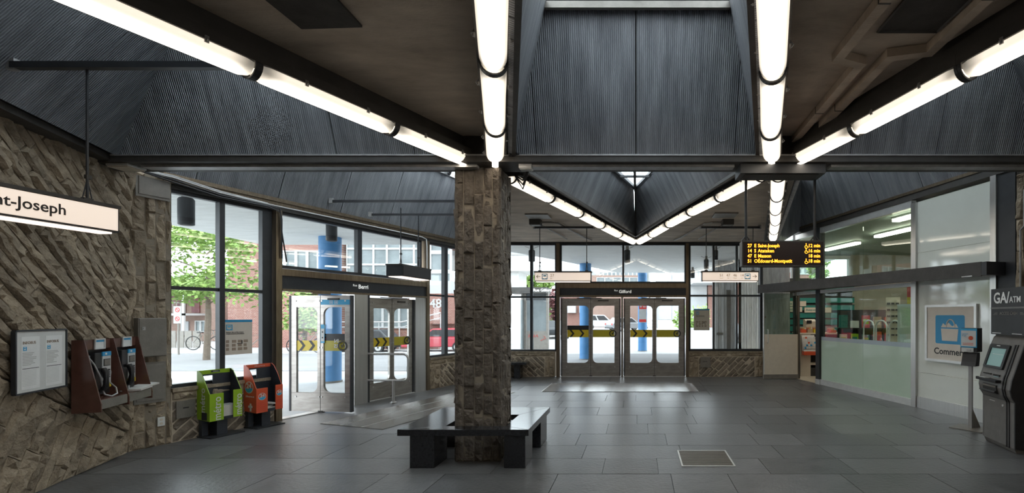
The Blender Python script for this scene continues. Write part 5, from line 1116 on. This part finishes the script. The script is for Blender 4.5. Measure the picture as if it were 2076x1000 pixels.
def bike(x, y, rz, lab):
    t = T('bicycle', lab, 'bicycle', (x, y, -.03), rz)
    for cx in (-.52, .52):
        w_ = part('wheel', t, (cx, 0, .34)); mk('tyre', M().tube([(.32*math.cos(R(a)), 0, .32*math.sin(R(a))) for a in range(0, 360, 20)], .022, 6, True), m_tyre, w_)
        sp = M()
        for a in range(0, 180, 30): sp.tube([(-.31*math.cos(R(a)), 0, -.31*math.sin(R(a))), (.31*math.cos(R(a)), 0, .31*math.sin(R(a)))], .004, 4)
        mk('spokes', sp, m_galv, w_)
    mk('frame', M().tube([(-.52, 0, .34), (-.1, 0, .3), (-.2, 0, .8), (-.52, 0, .34)], .018, 6).tube([(-.1, 0, .3), (.36, 0, .82), (-.18, 0, .72)], .018, 6).tube([(.36, 0, .92), (.52, 0, .34)], .018, 6), m_greym, t)
    B('saddle', t, m_ink, -.32, -.1, -.06, .06, .82, .87); mk('handlebar', M().tube([(.34, -.25, .98), (.4, -.1, .96), (.36, 0, .93), (.4, .1, .96), (.34, .25, .98)], .014, 6), m_ink, t)
bike(-20.6, 22.3, R(5), 'bicycle parked at the fence, seen through the left street window')
bike(-17.2, 21.0, R(35), 'bicycle parked behind the opened Rue Berri door, left one'); bike(-14.4, 20.4, R(5), 'bicycle seen through the glass of the opened Rue Berri door')
def car(x, y, rz, mat, lab, sc=1., tall=False, name='car'):
    t = T(name, lab, 'car', (x, y, -.05), rz); t.scale = (sc, sc, sc); hw_ = .86
    up = 1.75 if tall else 1.45; belt = 1.05 if tall else .92
    pr = [(-2.1, .35), (-2.15, .75), (-1.95, belt), (1.0, belt), (1.95, .78 if not tall else .95), (2.12, .6), (2.1, .3)]
    mk('body', M().prism(pr, 'y', -hw_, hw_), mat, t, bevel=.06)
    cab = [(-1.9, belt-.02), (-1.35 if not tall else -1.8, up), (.25, up), (1.05, belt-.02)]
    mk('cabin', M().prism(cab, 'y', -hw_+.1, hw_-.1), mat, t, bevel=.05)
    for s in (-1, 1):
        y_ = s*(hw_-.085)
        for a, b in ((.07, .46), (.52, .92)):
            q = lambda u, v: ((cab[0][0]*(1-v)+cab[1][0]*v)*(1-u)+(cab[3][0]*(1-v)+cab[2][0]*v)*u, belt+(up-belt)*v)
            mk('side_window', M().prism([q(a, .1), q(b, .1), q(b, .85), q(a, .85)], 'y', min(y_, y_-s*.02), max(y_, y_-s*.02)), m_atmd, t)
        for cx in (-1.3, 1.35):
            w_ = part('wheel', t, (cx, s*(hw_-.08), .32)); mk('tyre', M().cyl((0, -.1, 0), (0, .1, 0), .32, 20), m_tyre, w_); mk('rim', M().disc(0, 0, .21, -.11, .11, 14), m_galv, w_); mk('hub', M().disc(0, 0, .06, -.125, .125, 10), m_ink, w_)
    mk('windscreen', M().prism([(1.04, belt+.02), (.30, up-.04), (.26, up-.04), (.98, belt+.02)], 'y', -hw_+.16, hw_-.16), m_atmd, t)
    for s in (-1, 1): B('tail_light', t, m_red, -2.17, -2.1, s*.75-.1, s*.75+.1, .68, .86); B('headlight', t, m_alum, 2.0, 2.1, s*.68-.15, s*.68+.15, .62, .74)
    B('bumper', t, m_ink, -2.2, -2.08, -.8, .8, .3, .45); B('bumper', t, m_ink, 2.05, 2.17, -.8, .8, .28, .42)
car(-9.2, 21.9, R(180+3), m_cred, 'red hatchback parked across Rue Berri, right of the doors', .74)
car(-12.6, 21.7, R(180), m_cblk, 'dark car seen through the closed Rue Berri door', .7)
car(-4.3, 56, R(8), m_cwht, 'white off road car seen through the second pane of the Gilford doors', 1., True)
car(-1.2, 50, R(30), m_csil, 'silver car seen through the third pane of the Gilford doors', 1.)
car(-6.0, 35, R(100), m_cblk, 'dark car with a red tail light right of the bus shelter', .9)
car(6.1, 30, R(90), m_csil, 'pale car seen behind the left rough concrete pier', .8)
t = T('bus_shelter', 'grey glass bus shelter marked Rue Gilford outside the far window', 'bus shelter', (-4.9, 22, -.06))
for x in (-.55, -.42, .62): B('post', t, m_greym, x, x+.1, -.1, .1, 0, 2.9)
B('roof', t, m_dark, -1.0, .7, -.5, .6, 2.7, 2.98); B('back_pane', t, m_gfar, -.3, .62, -.04, -.02, .1, 2.45); B('side_pane', t, m_gfar, -.5, -.42, -.4, .4, .1, 2.4); B('lower_panel', t, m_greym, -.3, .62, -.06, -.04, .1, .95)
text('Rue Gilford', .18, m_whitetext, t, (.10, -.505, 2.84), bold=.003); B('header_panel', t, m_cblk, -.35, .65, -.06, .0, 2.4, 2.7)
gf = M()
for k in range(4): gf.tube([(-.22+k*.12, -.068, .65+.05*(k % 2)), (-.18+k*.12, -.068, .8), (-.13+k*.12, -.068, .66), (-.22+k*.12, -.068, .74)], .012, 4)
mk('red_scribble', gf.tube([(.35, -.068, .5), (.6, -.068, .62), (.5, -.068, .72)], .012, 4), m_red, t)
t = T('sign_building', 'brick wall carrying a large white round sign behind the far window', 'building', (0, 40, 0)); B('wall', t, m_brickp, -16, -10.1, 0, 6, -.2, 3.7); B('coping', t, m_brick, -16, -10.05, -.05, 6, 3.7, 3.9)
mk('round_sign', M().disc(-10.62, 2.25, .60, -.12, 0, 28), m_whitex, t); mk('round_sign_ring', M().disc(-10.62, 2.25, .40, -.16, -.12, 24), m_brickp, t); mk('round_sign_centre', M().disc(-10.62, 2.25, .2, -.2, -.16, 20), m_whitex, t)
t = T('concrete_bridge', 'pale concrete canopy slab of the building across the street behind the far window', 'canopy', (-7.2, 27, 0)); B('deck', t, m_soffit, -3.5, 4.6, 0, 3, 4.2, 5.25); B('edge', t, m_wfar, -3.5, 4.6, -.1, 0, 5.1, 5.35); B('pier', t, m_soffit, -2.0, .2, .5, 2.5, -.05, 4.2)
t = T('brick_block', 'pale brick block with white balconies far behind the Gilford doors', 'building', (0, 66, 0)); B('wall', t, m_brickp, -6.6, .5, 0, 8, -.2, 7.3); B('wall', t, m_brick, -12, -6.7, 2, 9, -.2, 4.5); B('roof', t, m_wfar, -12.4, -6.5, 1.5, 9, 4.5, 5.0)
for k in range(3): B('balcony', t, m_whitex, -11.8+k*1.7, -10.6+k*1.7, 1.2, 2, 2.0, 3.0)
windows(t, -5.8, 0, 5.6, 7.0, 5, 1, 0); B('fence_panel', t, m_greym, -4, .5, -1.5, -1.4, -.05, 1.0)
t = T('glass_tower', 'pale glazed building above the Gilford door head', 'building', (0, 90, 0)); B('wall', t, m_wfar, -12, 2.4, .2, 8, -.2, 10.6); windows(t, -7.4, 2.2, 6.6, 10, 12, 1, 0, fw=.12)
t = T('white_building', 'plain white cladded building far behind the right Gilford door', 'building', (0, 60, 0)); B('wall', t, m_wfar, 2.6, 9.5, 0, 8, -.2, 9); B('plinth', t, m_soffit, 2.6, 9.5, -.1, 0, -.2, 1.0); B('brick_return', t, m_brick, 9.5, 11, .5, 8, -.2, 6)
for k in range(4): B('cladding_panel', t, m_wfar, 2.7+k*1.7, 4.3+k*1.7, -.05, 0, 1.1, 8.9)
t = T('street_canopy', 'white flat canopy on a brick corner right of the Gilford doors', 'canopy', (0, 40, 0)); B('roof', t, m_wfar, 4.4, 8.2, -3, 3, 4.2, 4.7); B('wall', t, m_wfar, 4.5, 5.9, 0, 3, -.2, 4.2); B('brick_pier', t, m_brick, 6.0, 6.9, 0, 3, -.2, 4.2)
t = T('garden_wall', 'low pale concrete wall behind the window notice right of the doors', 'wall', (4.3, 30, -.05)); B('wall', t, m_soffit, -1, 3.5, 0, .3, 0, .8); B('coping', t, m_wfar, -1.02, 3.52, -.04, .34, .8, .88)
t = T('shop_street_house', 'red brick house with white windows seen through the shop side window', 'house', (0, 33, 0)); B('wall', t, m_brick, 8.6, 16, 8, 12, -.2, 9); windows(t, 10.4, 12.3, 5.2, 7.4, 2, 1, 8, fw=.13); windows(t, 13.6, 15.2, 5.2, 7.4, 2, 1, 8, fw=.13)
tree(11.2, 29, 5.6, (.7, .7), 700, 'narrow green tree before the house seen through the shop side window', ls=.2, zb=3.2)
# lettering as real meshes
bpy.context.view_layer.update(); dg = bpy.context.evaluated_depsgraph_get()
for o in [o for o in S.objects if o.type == 'FONT']:
    me = bpy.data.meshes.new_from_object(o.evaluated_get(dg)); q = bpy.data.objects.new('lettering', me); COL.objects.link(q)
    q.parent = o.parent; q.location = o.location; q.rotation_euler = o.rotation_euler; q.scale = o.scale
    if not me.materials: me.materials.append(o.data.materials[0])
    bpy.data.objects.remove(o)
